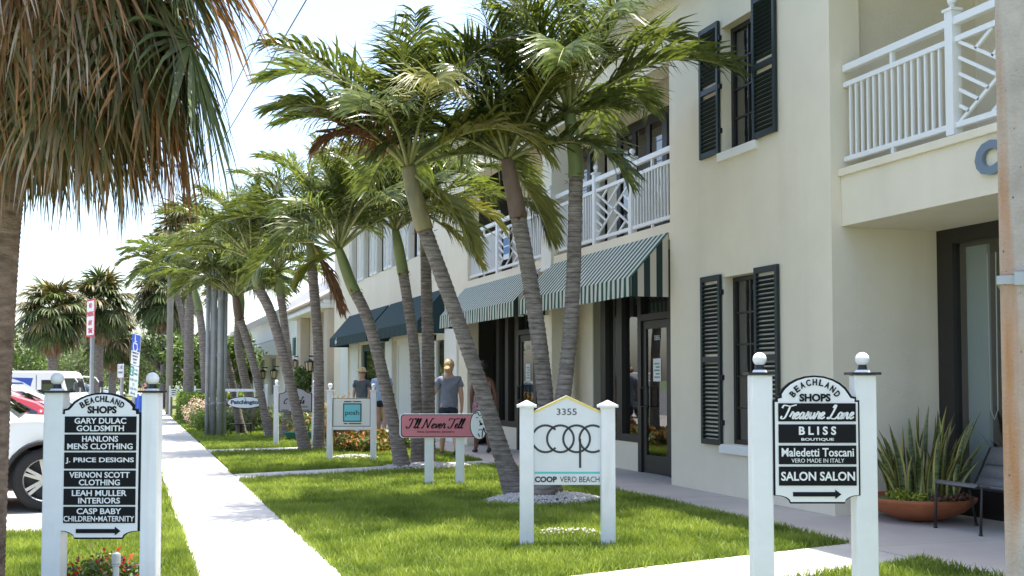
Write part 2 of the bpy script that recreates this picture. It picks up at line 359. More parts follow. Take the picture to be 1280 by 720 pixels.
# white stone chips round the palm feet and the sign
def chips(label, cx, cy, rx, ry, n, s, ang=0):
    mb = MB()
    for i in range(n):
        a = random.uniform(0, 6.28); q = math.sqrt(random.random())
        u, v = rx*q*math.cos(a), ry*q*math.sin(a)
        x = cx + u*math.cos(ang) - v*math.sin(ang); y = cy + u*math.sin(ang) + v*math.cos(ang)
        z = -0.02 + 0.085 * (1 - q**3) + random.uniform(0, .012); r = s * random.uniform(.5, 1.1)
        pts = [(x + r*random.uniform(.6, 1)*math.cos(k*1.257), y + r*random.uniform(.6, 1)*math.sin(k*1.257), z + random.uniform(-.006, .006)) for k in range(5)]
        mb.add(pts + [(x, y, z + r*.7)], [(k, (k+1) % 5, 5) for k in range(5)])
    o = mb.build('stone_chips', mat('white_stone', (0.50, 0.48, 0.45), 0.9, 0.35, 30)); tag(o, label, 'stone chips', kind='stuff')
chips('bed of white stone chips round the feet of the leaning palms behind the house shaped sign', 4.60, 12.35, 0.74, 0.54, 2200, 0.030)
chips('bed of white stone chips at the foot of the palm trio behind the pink sign', 4.40, 17.5, 0.68, 0.50, 1300, 0.034)
chips('thin line of white stone chips under the house shaped sign', 3.74, 9.44, 0.38, 0.035, 120, 0.014, R(-18.8))
chips('thin line of white stone chips under the small turquoise square sign', 3.80, 19.8, 0.5, 0.10, 200, 0.025, R(-18.8))

# ------------------------------------------------------------------ buildings
XF = 6.88
def wall_yz(X, t, y0, y1, z0, z1, holes, parent, name='wall', m=None):
    ys = sorted({y0, y1, *[h[0] for h in holes], *[h[1] for h in holes]}); zs = sorted({z0, z1, *[h[2] for h in holes], *[h[3] for h in holes]})
    mb = MB(); hole = lambda y, z: any(h[0] < y < h[1] and h[2] < z < h[3] for h in holes)
    for a, b in zip(ys, ys[1:]):
        for c, d in zip(zs, zs[1:]):
            if not hole((a+b)/2, (c+d)/2):
                mb.add([(X, a, c), (X, b, c), (X, b, d), (X, a, d)], [(0, 1, 2, 3)]); mb.add([(X+t, a, c), (X+t, b, c), (X+t, b, d), (X+t, a, d)], [(3, 2, 1, 0)])
    for h in holes + [(y0, y1, z0, z1)]:
        a, b, c, d = h
        for q in ([(a, c), (b, c)], [(b, c), (b, d)], [(b, d), (a, d)], [(a, d), (a, c)]):
            mb.add([(X, *q[0]), (X, *q[1]), (X+t, *q[1]), (X+t, *q[0])], [(0, 1, 2, 3)])
    me = bpy.data.meshes.new(name); off = wloc(parent) if parent else Vector()
    me.from_pydata([tuple(Vector(v) - off) for v in mb.v], [], mb.f); me.materials.append(m or M_STUCCO); me.update()
    return link(name, me, parent)
def window(parent, X, y0, y1, z0, z1, cols, rows, m=M_BRONZE, fr=0.055, mun=0.022, gl=None, name='window'):
    mb = MB(); d = 0.05
    mb.box(X, X+d, y0, y0+fr, z0, z1).box(X, X+d, y1-fr, y1, z0, z1).box(X+.001, X+d, y0+fr, y1-fr, z0, z0+fr).box(X+.001, X+d, y0+fr, y1-fr, z1-fr, z1)
    wnd = mb.build(name, m, parent, world=True)
    iy0, iy1, iz0, iz1 = y0+fr, y1-fr, z0+fr, z1-fr
    for i in range(1, cols):
        y = iy0 + (iy1-iy0)*i/cols; MB().box(X+.01, X+d-.01, y-mun/2, y+mun/2, iz0, iz1).build('muntin', m, wnd, world=True)
    for j in range(1, rows):
        z = iz0 + (iz1-iz0)*j/rows; MB().box(X+.012, X+d-.012, iy0, iy1, z-mun/2, z+mun/2).build('muntin', m, wnd, world=True)
    for i in range(cols):
        for j in range(rows):
            ya, yb = iy0+(iy1-iy0)*i/cols, iy0+(iy1-iy0)*(i+1)/cols; za, zb = iz0+(iz1-iz0)*j/rows, iz0+(iz1-iz0)*(j+1)/rows
            t = random.uniform(-.002, .002)
            p = MB().add([(X+.03+t, ya, za), (X+.03-t, yb, za), (X+.03, yb, zb), (X+.03+t, ya, zb)], [(0, 1, 2, 3)]); p.build('pane', gl or M_GLASS, wnd, world=True)
    return wnd
def shutter(parent, X, y0, y1, z0, z1, tilt=0.0, hinge=None, pitch=0.052):
    rail = 0.05; mb = MB()
    mb.box(X-.04, X, y0, y0+rail, z0, z1).box(X-.04, X, y1-rail, y1, z0, z1)
    for z in (z0, (z0+z1)/2 - .03, z1-.07): mb.box(X-.038, X-.002, y0+rail, y1-rail, z, z+.07)
    s = mb.build('shutter', M_SHUT, parent, world=True, bevel=0.004)
    sl = MB().bar((0, y0+rail, 0), (0, y1-rail, 0), 0.046, 0.007, up=(0.62, 0, 0.78)).mesh('slat', M_SHUT)
    z = z0 + .10; off = wloc(s)
    while z < z1 - .10:
        if abs(z - (z0+z1)/2) > .06: link('slat', sl, s, loc=Vector((X-.02, 0, z)) - off)
        z += pitch
    for z in (z0+.25, z0+.8, z1-.25): MB().box(X-.03, X+.01, (y0 if hinge == 'a' else y1) - .03, (y0 if hinge == 'a' else y1) + .03, z, z+.06).build('hinge', M_BLACK, s, world=True)
    return s
def awning(parent, y0, y1, zt, proj, zf, drop, mt, ms, X=XF):
    mb = MB(); n = 1
    x1 = X - proj
    A = mb.add([(X-.005, y0, zt), (X-.005, y1, zt), (x1, y1, zf), (x1, y0, zf)], [(0, 1, 2, 3)])
    a = A.build('awning', mt, parent, world=True); so = a.modifiers.new('thick', 'SOLIDIFY'); so.thickness = 0.006
    v = MB(); k = 40
    for i in range(k):
        ya = y0 + (y1-y0)*i/k; yb = y0 + (y1-y0)*(i+1)/k
        ba = 0.008*math.sin(i*1.7); bb = 0.008*math.sin((i+1)*1.7)
        v.add([(x1-.002, ya, zf), (x1-.002, yb, zf), (x1-.006+bb, yb, zf-drop), (x1-.006+ba, ya, zf-drop)], [(0, 1, 2, 3)])
    o = v.build('valance', mt, a, world=True)
    for y in (y0+.004, y1-.004):
        MB().add([(X-.006, y, zt), (x1, y, zf-.006), (x1, y, zf-drop), (X-.006, y, zf-drop)], [(0, 1, 2, 3)]).build('side_panel', ms, a, world=True)
    fr = MB()
    fr.tube([(x1+.02, y0+.02, zf-.03), (x1+.02, y1-.02, zf-.03)], .014, 6)
    for y in (y0+.03, (y0+y1)/2, y1-.03): fr.tube([(X-.02, y, zf-.06), (x1+.02, y, zf-.03)], .012, 6).tube([(X-.02, y, zt-.06), (x1+.02, y, zf-.04)], .012, 6)
    fr.build('frame', M_METAL, a, world=True)
    return a
def chip_panel(parent, X, y0, y1, z0, z1, m=M_RAIL):       # lattice of slanted bars; y0 is the near end
    mb = parent
    c = lambda u, v: (X, y1 + (y0-y1)*u, z0 + (z1-z0)*v)   # u: 0 far(left) .. 1 near(right)
    W_, t = 0.03, 0.022
    segs = [((0, 0), (1, 1))]                              # long rising diagonal
    for f in (0.2, 0.4, 0.6, 0.8, 1.0):                      # left of it, falling bars
        v0 = f; u = v0 / 2; segs.append(((0, v0), (u, u)))
    for f in (.33, .66): segs.append(((.5 - .5*f, .5 + .5*f), (1 - f, 1)))
    for f in (.33, .66): segs.append(((f, 0), (1 - (1-f)/2 if 0 else min(1, f + (1-f)/2), (1-f)/2)))
    segs.append(((.5, .5), (1, 0)))
    for f in (.25, .5, .75): segs.append(((.5+.5*f, .5+.5*f), (1, 1 - 2*(1-(.5+.5*f)) if 1 - 2*(1-(.5+.5*f)) > 0 else 0.0)))
    for a, b in segs:
        MB().bar(c(*a), c(*b), W_, t, up=(1, 0, 0)).build('lattice_bar', m, parent, world=True)
def railing(parent, X, secs, zb, zt, ends):
    """secs: list of (kind, y0, y1) with kind b (balusters) or x (lattice); posts between"""
    y0 = min(s[1] for s in secs); y1 = max(s[2] for s in secs)
    r = MB().box(X-.035, X+.035, y0, y1, zt-.075, zt).build('balcony_railing', M_RAIL, parent, world=True, bevel=0.006)
    MB().box(X-.024, X+.024, y0, y1, zt-.235, zt-.185).build('upper_rail', M_RAIL, r, world=True)
    MB().box(X-.024, X+.024, y0, y1, zb, zb+.05).build('bottom_rail', M_RAIL, r, world=True)
    off = wloc(r); bal = MB().box(-.0125, .0125, -.0125, .0125, zb+.05, zt-.235).mesh('baluster', M_RAIL)
    for k, a, b in secs:
        if k == 'b':
            n = max(2, round((b-a) / 0.098))
            for i in range(1, n):
                link('baluster', bal, r, loc=Vector((X, a + (b-a)*i/n, 0)) - off)
            MB().box(X-.018, X+.018, (a+b)/2-.02, (a+b)/2+.02, zt-.185, zt-.075).build('spacer', M_RAIL, r, world=True)
            MB().box(X-.018, X+.018, (a+b)/2-.02, (a+b)/2+.02, zb-.06, zb).build('foot', M_RAIL, r, world=True)
        else: chip_panel(r, X, a, b, zb+.05, zt-.235)
    for y in ends:
        p = MB().box(X-.05, X+.05, y-.05, y+.05, zb-.06, zt+.06).box(X-.065, X+.065, y-.065, y+.065, zt+.06, zt+.085)
        p.lathe([(.03, 0), (.022, .03), (.03, .04)], 10, (X, y, zt+.085)); p.ball((X, y, zt+.165), .045, 10)
        p.build('post', M_RAIL, r, world=True, auto=True)
    return r
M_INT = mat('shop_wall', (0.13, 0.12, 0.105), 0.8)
MG2 = glass('window_glass', (0.25, 0.27, 0.28), 0.18)
M_SAW = stripes('green_white_stripe_front', (0.022, 0.10, 0.072), (0.68, 0.70, 0.64), 1, 0.155, 0.5)
M_SAS = stripes('green_white_stripe_side_shaded', (0.016, 0.035, 0.035), (0.60, 0.54, 0.45), 0, 0.185, 0.5, trans=0.05)  # same canvas as the front, with the side's shade put into both stripe colours
M_NAVY = mat('navy_canvas', (0.012, 0.040, 0.046), 0.85, 0.12, 3, trans=0.06)

b1 = thing('shop_building', 'cream stucco shop building with balconies, green shutters and striped awnings', 'building', (XF, 9.9, 0))
WN = [(11.38, 12.15, 4.20, 5.76), (11.38, 12.15, 0.62, 2.66)]
wall_yz(XF, 0.3, 9.9, 13.58, 0, 6.6, WN, b1)
for (a, b, c, d), rows in zip(WN, (4, 5)):
    window(b1, XF + 0.13, a, b, c, d, 2, rows, gl=MG2)
    MB().box(XF-.05, XF+.12, a-.06, b+.06, c-.11, c-.002).build('window_sill', M_TRIM, b1, world=True, bevel=0.006)
    MB().box(XF+.30, XF+.31, a-.3, b+.3, c-.2, d+.2).build('dark_backing', M_DARK, b1, world=True)  # near-black sheet standing in for the unlit room behind the window
for z0, z1 in ((4.20, 5.86), (0.60, 2.70)):
    shutter(b1, XF-.012, 12.17, 12.66, z0, z1, hinge='a'); shutter(b1, XF-.012, 10.88, 11.37, z0, z1, hinge='b')
# near recess under the first balcony
MB().box(7.181, 8.26, 9.9, 10.18, 0, 3.0).build('wall', M_STUCCO, b1, world=True)
MB().box(7.181, 7.25, 9.902, 10.18, 3.0, 6.6).build('wall', M_STUCCO, b1, world=True)
MB().box(7.25, 9.6, 10.05, 10.2, 3.0, 6.6).build('wall', M_STUCCO, b1, world=True)
MB().box(8.9, 9.1, 1.0, 10.05, 3.6, 6.6).build('wall', M_STUCCO, b1, world=True)
fas = MB().box(7.0, 8.95, 1.0, 9.898, 3.0, 3.60).build('balcony_slab', M_STUCCO, b1, world=True)
MB().box(6.965, 7.0, 1.0, 9.898, 3.52, 3.60).build('moulding', M_STUCCO, fas, world=True, bevel=0.008)
MB().box(8.80, 8.89, 7.4, 9.5, 3.61, 5.9).build('balcony_door', M_BRONZE, b1, world=True)
railing(b1, 7.06, [('b', 8.34, 9.89), ('x', 6.95, 8.18), ('b', 5.4, 6.85)], 3.68, 4.70, [8.26, 6.9])
for s_, yy in (('C', 7.74), ('O', 7.44)):
    t = link('wall_letter', text_mesh(s_, 0.42, mat('letter_blue_grey', (0.16, 0.21, 0.27), 0.45), extrude=0.02, bold=0.022, height=0.30), b1)
    t.rotation_euler = (0, 0, R(-90)); t.location = Vector((6.975, yy, 3.31)) - wloc(b1)
# bays with balconies
def bay(y0, y1, flip):
    MB().box(XF, 7.95, y0, y1, 3.30, 3.53).build('balcony_slab', M_STUCCO, b1, world=True)
    MB().box(XF+.001, XF+.32, y0, y1, 5.74, 6.6).build('beam', M_STUCCO, b1, world=True)
    MB().box(7.9, 8.05, y0, y1, 3.53, 6.6).build('wall', M_STUCCO, b1, world=True)
    MB().box(XF+.32, 7.9, y0, y1, 6.3, 6.4).build('balcony_ceiling', M_STUCCO, b1, world=True)
bay(13.58, 18.0, 0); bay(18.45, 23.2, 1)
for yy in (15.55, 18.6):
    dr = window(b1, 7.83, yy, yy+1.9, 3.55, 5.66, 3, 1, fr=0.16, mun=0.14, gl=MG2, name='balcony_door')
    MB().box(7.885, 7.895, yy, yy+1.9, 3.55, 5.66).build('dark_backing', M_DARK, b1, world=True)  # dark sheet just behind the door glass, in place of a shaded interior
railing(b1, 6.95, [('b', 13.585, 14.92), ('x', 14.92, 16.28), ('b', 16.28, 17.995)], 3.60, 4.60, [14.92, 16.28])
railing(b1, 6.951, [('b', 18.455, 19.85), ('x', 19.85, 21.25), ('b', 21.25, 23.19)], 3.60, 4.60, [19.85, 21.25])
pil = MB().box(XF-.03, XF+.34, 18.0, 18.45, 0, 5.74).build('pier', M_STUCCO, b1, world=True)
MB().box(XF-.055, XF-.031, 17.99, 18.46, 3.36, 4.70).box(XF-.075, XF-.031, 17.98, 18.47, 4.70, 4.76).box(XF-.07, XF-.031, 17.98, 18.47, 3.30, 3.36).build('pedestal', M_TRIM, pil, world=True, bevel=0.006)
for z in (3.80, 4.22): MB().box(XF-.058, XF-.054, 18.0, 18.45, z, z+.012).build('pedestal_joint', M_STUCCO, pil, world=True)
wall_yz(7.42, 0.15, 17.55, 20.2, 0, 3.3, [], b1)
# shopfronts
XS = 7.42
def shopfront(yd0, yd1, ymul, yend, zt=3.0):
    MB().box(XS-.04, XS+.12, yd1+.12, yend, 0, 0.44).build('stall_riser', M_STUCCO, b1, world=True)
    sf = MB().box(XS-.05, XS+.1, yd0-.1, yend, zt, 3.295).build('shopfront', M_BRONZE, b1, world=True)
    MB().box(XS-.05, XS+.1, yd1+.12, yend, 0.441, 0.56).build('sill', M_BRONZE, sf, world=True)
    MB().box(XS-.05, XS+.1, yd1, yd1+.12, 0, zt).box(XS-.05, XS+.1, yd0-.13, yd0, 0, zt).box(XS-.05, XS+.1, yd0, yd1, 2.30, 2.40).build('door_frame', M_BRONZE, sf, world=True)
    ys = [yd1+.12] + ymul + [yend]
    for y in ymul: MB().box(XS-.05, XS+.1, y-.10, y+.10, 0.56, zt).build('mullion', M_BRONZE, sf, world=True)
    for i, (a, b) in enumerate(zip(ys, ys[1:])):
        MB().add([(XS+.02, a, .56), (XS+.02, b, .56), (XS+.02, b, zt), (XS+.02, a, zt)], [(0, 1, 2, 3)]).build('pane', M_GLASS, sf, world=True)
    MB().add([(XS+.02, yd0, 2.4), (XS+.02, yd1, 2.4), (XS+.02, yd1, zt), (XS+.02, yd0, zt)], [(0, 1, 2, 3)]).build('pane', M_GLASS, sf, world=True)
    d = MB().box(XS-.02, XS+.03, yd0+.01, yd0+.12, .01, 2.29).box(XS-.02, XS+.03, yd1-.12, yd1-.01, .01, 2.29).box(XS-.02, XS+.03, yd0+.12, yd1-.12, .01, .27).box(XS-.02, XS+.03, yd0+.12, yd1-.12, 2.17, 2.29).build('door', M_BRONZE, b1, world=True)
    MB().add([(XS, yd0+.12, .27), (XS, yd1-.12, .27), (XS, yd1-.12, 2.17), (XS, yd0+.12, 2.17)], [(0, 1, 2, 3)]).build('pane', M_GLASS, d, world=True)
    h = MB().tube([(XS-.02, yd1-.07, 1.0), (XS-.09, yd1-.07, 1.0), (XS-.09, yd1-.07, 1.28), (XS-.02, yd1-.07, 1.28)], .013, 6)
    h.tube([(XS-.09, yd1-.07, 1.0), (XS-.09, yd1-.30, 1.0), (XS-.09, yd1-.30, 1.28), (XS-.09, yd1-.07, 1.28)], .011, 6)
    h.build('handle', M_BLACK, d, world=True)
    y = (yd0 + yd1) / 2
    MB().box(XS-.006, XS-.003, y-.13, y+.13, 1.38, 1.72).build('notice', M_WHITE, d, world=True)
    nt_ = mat('notice_print', (0.25, 0.35, 0.28), 0.7)
    for k in range(5): MB().box(XS-.009, XS-.0065, y-.09, y+.09-.05*(k % 2), 1.43+.05*k, 1.455+.05*k).build('notice_line', nt_, d, world=True)
    t = link('door_number', text_mesh('3355', 0.1, M_WHITE, height=.07), d); t.rotation_euler = (0, 0, R(-90)); t.location = Vector((XS-.005, y, 2.03)) - wloc(b1)
shopfront(14.62, 15.55, [16.35, 17.0], 17.55)
shopfront(20.35, 21.25, [22.0, 22.6], 23.2)
MB().box(7.15, 7.4, 13.9, 14.1, 0, .06).build('door_stop', M_BRONZE, b1, world=True)
MB().box(7.19, 7.57, 13.3, 13.58, 0, 3.3).build('wall', M_STUCCO, b1, world=True)
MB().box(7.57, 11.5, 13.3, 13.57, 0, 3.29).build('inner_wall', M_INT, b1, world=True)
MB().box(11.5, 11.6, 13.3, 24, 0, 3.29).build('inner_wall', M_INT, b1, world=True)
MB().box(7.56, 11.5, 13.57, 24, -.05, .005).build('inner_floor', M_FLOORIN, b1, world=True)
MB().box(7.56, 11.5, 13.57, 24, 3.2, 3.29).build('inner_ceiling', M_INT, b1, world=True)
MB().box(7.2, 14.3, 24.0, 24.09, 0, 6.6).build('party_wall', M_INT, b1, world=True)
awning(b1, 13.62, 18.16, 3.40, .56, 2.78, .26, M_SAW, M_SAS); awning(b1, 18.5, 23.4, 3.38, .56, 2.77, .26, M_SAW, M_SAS)
MB().box(XF-.5, 14.5, -1, 24.1, 6.602, 6.85).build('roof', M_TRIM, b1, world=True, bevel=0.02)
MB().box(14.3, 14.5, -1, 24.1, 0, 6.6).build('back_wall', M_STUCCO, b1, world=True)
# near shop window beside the planter
wn = MB().box(8.20, 8.30, 9.66, 9.898, 0, 3.0).box(8.20, 8.30, 4, 9.66, 2.84, 3.0).box(8.20, 8.30, 4, 9.66, 0.0, 0.28).build('display_window', M_BRONZE, b1, world=True)
MB().add([(8.25, 4, .28), (8.25, 9.66, .28), (8.25, 9.66, 2.84), (8.25, 4, 2.84)], [(0, 1, 2, 3)]).build('pane', M_GLASS, wn, world=True)
MB().box(8.33, 8.37, 9.30, 9.60, 0.3, 2.8).build('blind', mat('window_blind', (.42, .47, .46), .8), wn, world=True)
MB().tube([(8.30, 9.26, 2.7), (8.30, 9.25, 1.1), (8.30, 9.20, 1.0), (8.30, 9.15, 1.1), (8.30, 9.14, 2.7)], .006, 5).build('blind_cord', M_TRIM, wn, world=True)
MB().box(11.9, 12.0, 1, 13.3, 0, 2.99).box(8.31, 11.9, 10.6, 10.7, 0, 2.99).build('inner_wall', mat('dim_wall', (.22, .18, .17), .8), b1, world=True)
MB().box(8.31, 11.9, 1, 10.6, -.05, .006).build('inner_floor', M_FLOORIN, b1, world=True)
MB().box(7.0, 14.3, .8, .95, 0, 6.6).build('end_wall', M_STUCCO, b1, world=True)  # added out of view to shut daylight out of the open room end
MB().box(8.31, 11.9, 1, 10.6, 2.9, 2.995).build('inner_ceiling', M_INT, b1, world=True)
sh = thing('shelf_unit', 'white open shelf unit standing inside the window beside the planter', 'shelf', (8.95, 9.55, 0))
for y in (0, -1.2): MB().box(0, .35, y-.03, y, 0, 2.15).build('side_panel', M_WHITE, sh)
for z in (.1, .5, .9, 1.3, 1.7, 2.11): MB().box(.005, .35, -1.2, -.03, z, z+.035).build('shelf', M_WHITE, sh)

# second building, navy awnings
b2 = thing('shop_building', 'cream shop building with navy awnings and white louvred upper shutters', 'building', (XF, 24.0, 0))
H2 = [(27.55 + 2.0*i, 28.5 + 2.0*i, 4.55, 6.25) for i in range(5)]
H2L = [(25.1, 30.35, 0.25, 2.5), (31.5, 35.0, 0.1, 2.5)]
wall_yz(XF+.001, 0.25, 23.2, 39.8, 0, 6.6, H2 + H2L, b2)
wsh = mat('white_louvre', (.78, .79, .80), .6)
for a, b, c, d in H2:
    window(b2, XF+.12, a, b, c, d, 1, 2, m=M_BRONZE, gl=MG2)
    MB().box(XF+.26, XF+.28, a-.2, b+.2, c-.1, d+.1).build('dark_backing', M_DARK, b2, world=True)  # dark sheet painted as the shade inside the upper windows
    for s0 in (a-.46, b+.01):
        q = MB().box(XF-.045, XF-.002, s0, s0+.05, c, d).box(XF-.045, XF-.002, s0+.40, s0+.45, c, d).box(XF-.044, XF-.003, s0+.05, s0+.4, c, c+.07).box(XF-.044, XF-.003, s0+.05, s0+.4, d-.07, d)
        ss = q.build('shutter', wsh, b2, world=True)
        sl = MB()
        for k in range(24): sl.bar((XF-.022, s0+.05, c+.1+k*.063), (XF-.022, s0+.4, c+.1+k*.063), .05, .008, up=(.62, 0, .78))
        sl.build('slat_panel', wsh, ss, world=True)
M_PAN = mat('pale_blue_panel', (.58, .66, .70), .6)
teal = mat('dark_teal_frame', (.02, .06, .06), .5)
w1 = MB().box(XF+.08, XF+.16, 25.1, 25.25, .25, 2.5).box(XF+.08, XF+.16, 26.1, 26.3, .25, 2.5).box(XF+.08, XF+.16, 30.2, 30.35, .25, 2.5).box(XF+.08, XF+.16, 25.25, 30.2, 2.35, 2.5).box(XF+.08, XF+.16, 25.25, 30.2, .25, .4).build('display_window', M_TRIM, b2, world=True)
MB().add([(XF+.12, 25.25, .4), (XF+.12, 26.1, .4), (XF+.12, 26.1, 2.35), (XF+.12, 25.25, 2.35)], [(0, 1, 2, 3)]).build('pane', M_GLASS, w1, world=True)
for y0, y1 in ((26.3, 27), (28.6, 30.2)): MB().box(XF+.11, XF+.14, y0, y1, .4, 2.35).build('panel', M_TRIM, w1, world=True)
MB().box(XF+.115, XF+.145, 27.0, 28.6, .4, 2.35).build('panel', M_PAN, w1, world=True)
w2 = MB().box(XF+.05, XF+.13, 31.5, 31.75, .1, 2.5).box(XF+.05, XF+.13, 34.75, 35, .1, 2.5).box(XF+.05, XF+.13, 31.75, 34.75, 2.3, 2.5).build('display_window', teal, b2, world=True)
MB().add([(XF+.1, 31.75, .1), (XF+.1, 34.75, .1), (XF+.1, 34.75, 2.3), (XF+.1, 31.75, 2.3)], [(0, 1, 2, 3)]).build('pane', M_GLASS, w2, world=True)
for y0, y1 in ((23.9, 24.9), (30.4, 31.2), (35.3, 36.4), (37, 38.4)): MB().box(XF-.05, XF, y0, y1, 0, 2.55).build('pilaster', M_TRIM, b2, world=True, bevel=.01)
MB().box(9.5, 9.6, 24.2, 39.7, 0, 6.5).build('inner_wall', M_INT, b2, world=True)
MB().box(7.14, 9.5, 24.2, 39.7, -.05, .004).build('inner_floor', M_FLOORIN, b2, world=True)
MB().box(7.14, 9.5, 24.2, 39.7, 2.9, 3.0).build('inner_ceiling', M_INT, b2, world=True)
for y0, y1, tx in ((25.05, 30.75, 'Seaside'), (31.0, 37.0, 'Baskets')):
    a = awning(b2, y0, y1, 3.52, .65, 2.76, .28, M_NAVY, M_NAVY)
    sq = [crom([(0, 0), (.03, .14), (.05, .0), (.10, .12), (.12, .0), (.17, .17), (.19, .01), (.25, .07), (.30, .05)], 4), crom([(.13, -.06), (.16, .04), (.20, .20)], 4)]
    t = ribbon([[(a_.x * 1.3, a_.y) for a_ in q] for q in sq], .022, M_WHITE, 'monogram', a, 0); t.rotation_euler = (0, 0, R(-90))
    t.location = Vector((XF-.65-.022, y1-1.1, 2.56)) - wloc(b2)
MB().box(XF-.5, 14.5, 24.1, 40.3, 6.602, 6.85).build('roof', M_TRIM, b2, world=True, bevel=0.02)
MB().box(6.89, 14.5, 39.8, 40.0, 0, 6.6).build('end_wall', M_STUCCO, b2, world=True)
def lantern(parent, p, s=1.0):
    x, y, z = p; f = MB().box(x-.02*s, x+.22*s, y-.02*s, y+.02*s, z+.42*s, z+.46*s).lathe([(.02*s, .36*s), (.16*s, .28*s), (.17*s, .26*s)], 6, (x, y, z))
    for k in range(6):
        a = k*1.047; f.bar((x+.10*s*math.cos(a), y+.10*s*math.sin(a), z), (x+.14*s*math.cos(a), y+.14*s*math.sin(a), z+.27*s), .02*s, .02*s)
    f.lathe([(.11*s, -.03*s), (.11*s, 0)], 6, (x, y, z))
    o = f.build('wall_lantern', M_BLACK, parent, world=True)
    MB().lathe([(.08*s, .01*s), (.12*s, .25*s)], 6, (x, y, z)).build('lantern_glass', mat('lantern_glass', (.8, .62, .38), .3), o, world=True)
# third building: arched beige front
M_BEIGE = mat('beige_stucco', (.55, .47, .38), .9, .06, 2); M_PEACH = mat('peach_stucco', (.60, .33, .20), .9, .08, 2)
b3 = thing('shop_building', 'beige arched shop front with a tiled pediment beyond the navy awnings', 'building', (7, 41, 0))
MB().box(7.1, 14, 40.35, 49.5, 0, 4.0).build('wall', M_BEIGE, b3, world=True)
for y0, y1 in ((40.4, 41.2), (43.2, 43.9), (47.2, 48.2)): MB().box(6.7, 7.1, y0, y1, 0, 4.0).build('pilaster', M_BEIGE, b3, world=True, bevel=.03)
MB().box(6.85, 7.1, 41.5, 41.9, 0, 3.5).build('peach_panel', M_PEACH, b3, world=True)
ar = [(44.1, .3), (45.9, .3), (45.9, 2.3)] + [(45 + .9*math.cos(R(a)), 2.3 + .9*math.sin(R(a))) for a in range(15, 180, 15)] + [(44.1, 2.3)]
MB().prism(ar, 6.98, 7.1, 'x').build('arch', M_PEACH, b3, world=True)
ar2 = [(45 + (y-45)*.75, .3 + (z-.3)*.86) for y, z in ar]
MB().prism(ar2, 6.96, 6.99, 'x').build('arch_window', M_DARK, b3, world=True)
MB().box(6.4, 14.2, 40.32, 49.6, 4.0, 4.16).box(6.55, 14.2, 40.32, 49.6, 4.16, 4.3).build('cornice', M_TRIM, b3, world=True, bevel=.02)
til = mat('terracotta_tile', (.46, .41, .36), .85, .2, 6)
rt = MB().prism([(6.35, 4.3), (14.2, 4.3), (14.2, 5.6), (8.8, 5.6)], 40.33, 49.6, 'y').build('roof', til, b3, world=True)
ttm = MB().tube([(0, 0, 0), (2.45, 0, 1.3)], .09, 6).mesh('roof_tile', til)
for i in range(30): link('roof_tile', ttm, rt, loc=Vector((6.36, 40.5 + i*.31, 4.32)) - wloc(b3))
lantern(b3, (6.55, 43.55, 1.75), 1.3); lantern(b3, (6.55, 47.7, 1.9), 1.1)
# fourth building: white cottage shop with striped awning
b4 = thing('shop_building', 'white shop with a metal roof and black striped awning behind the far palms', 'building', (7.2, 50, 0))
wall_yz(7.0, .2, 49.7, 78, 0, 4.6, [(52, 54, .8, 2.6), (58, 60.5, .6, 2.6), (63, 65.5, .6, 2.6), (69, 72, .6, 2.6)], b4, m=M_TRIM)
for a, b, c, d in [(52, 54, .8, 2.6), (58, 60.5, .6, 2.6), (63, 65.5, .6, 2.6), (69, 72, .6, 2.6)]: window(b4, 7.08, a, b, c, d, 2, 2, m=M_WHITE, gl=MG2); MB().box(7.3, 7.35, a-.3, b+.3, c-.3, d+.3).build('dark_backing', M_DARK, b4, world=True)  # dark sheets behind the panes stand for the shaded inside
MB().prism([(6.2, 4.55), (14, 4.55), (14, 7.2), (10.2, 7.2)], 49.65, 78.4, 'y').build('roof', mat('white_metal_roof', (.72, .74, .76), .45), b4, world=True)
MB().box(6.93, 6.99, 50.6, 51.2, 2.5, 3.3).build('plaque', mat('green_plaque', (.03, .12, .10), .5), b4, world=True)
M_BWA = stripes('black_white_stripe', (.012, .012, .014), (.78, .78, .76), 1, .8, .5)
a4 = awning(b4, 55.5, 76, 3.5, 1.9, 2.75, .12, M_BWA, M_BWA, X=7.0)
MB().box(4.98, 5.06, 55.5, 76, 2.45, 2.8).build('fascia', M_BLACK, a4, world=True)
for y in (51.5, 56.5, 61.5): lantern(b4, (6.75, y, 1.5), 1.3)
MB().box(7, 14, 77.8, 78, 0, 4.55).build('end_wall', M_TRIM, b4, world=True)
MB().box(7.2, 14, 49.7, 49.9, 0, 4.55).build('end_wall', M_TRIM, b4, world=True)
# far white building closing the street
b5 = thing('shop_building', 'pale low building far down the street behind the trees', 'building', (6, 90, 0))
wall_yz(6.5, .2, 84, 120, 0, 4.2, [(86 + 4*i, 88.4 + 4*i, .6, 2.8) for i in range(8)], b5, m=M_TRIM)
for i in range(8): window(b5, 6.58, 86 + 4*i, 88.4 + 4*i, .6, 2.8, 2, 1, m=M_WHITE, gl=MG2)
MB().box(6.9, 14, 84, 120, 0, 4.1).build('inner_mass', M_DARK, b5, world=True)
MB().prism([(5.8, 4.2), (14, 4.2), (10, 6.4)], 83.6, 120.4, 'y').build('roof', til, b5, world=True)
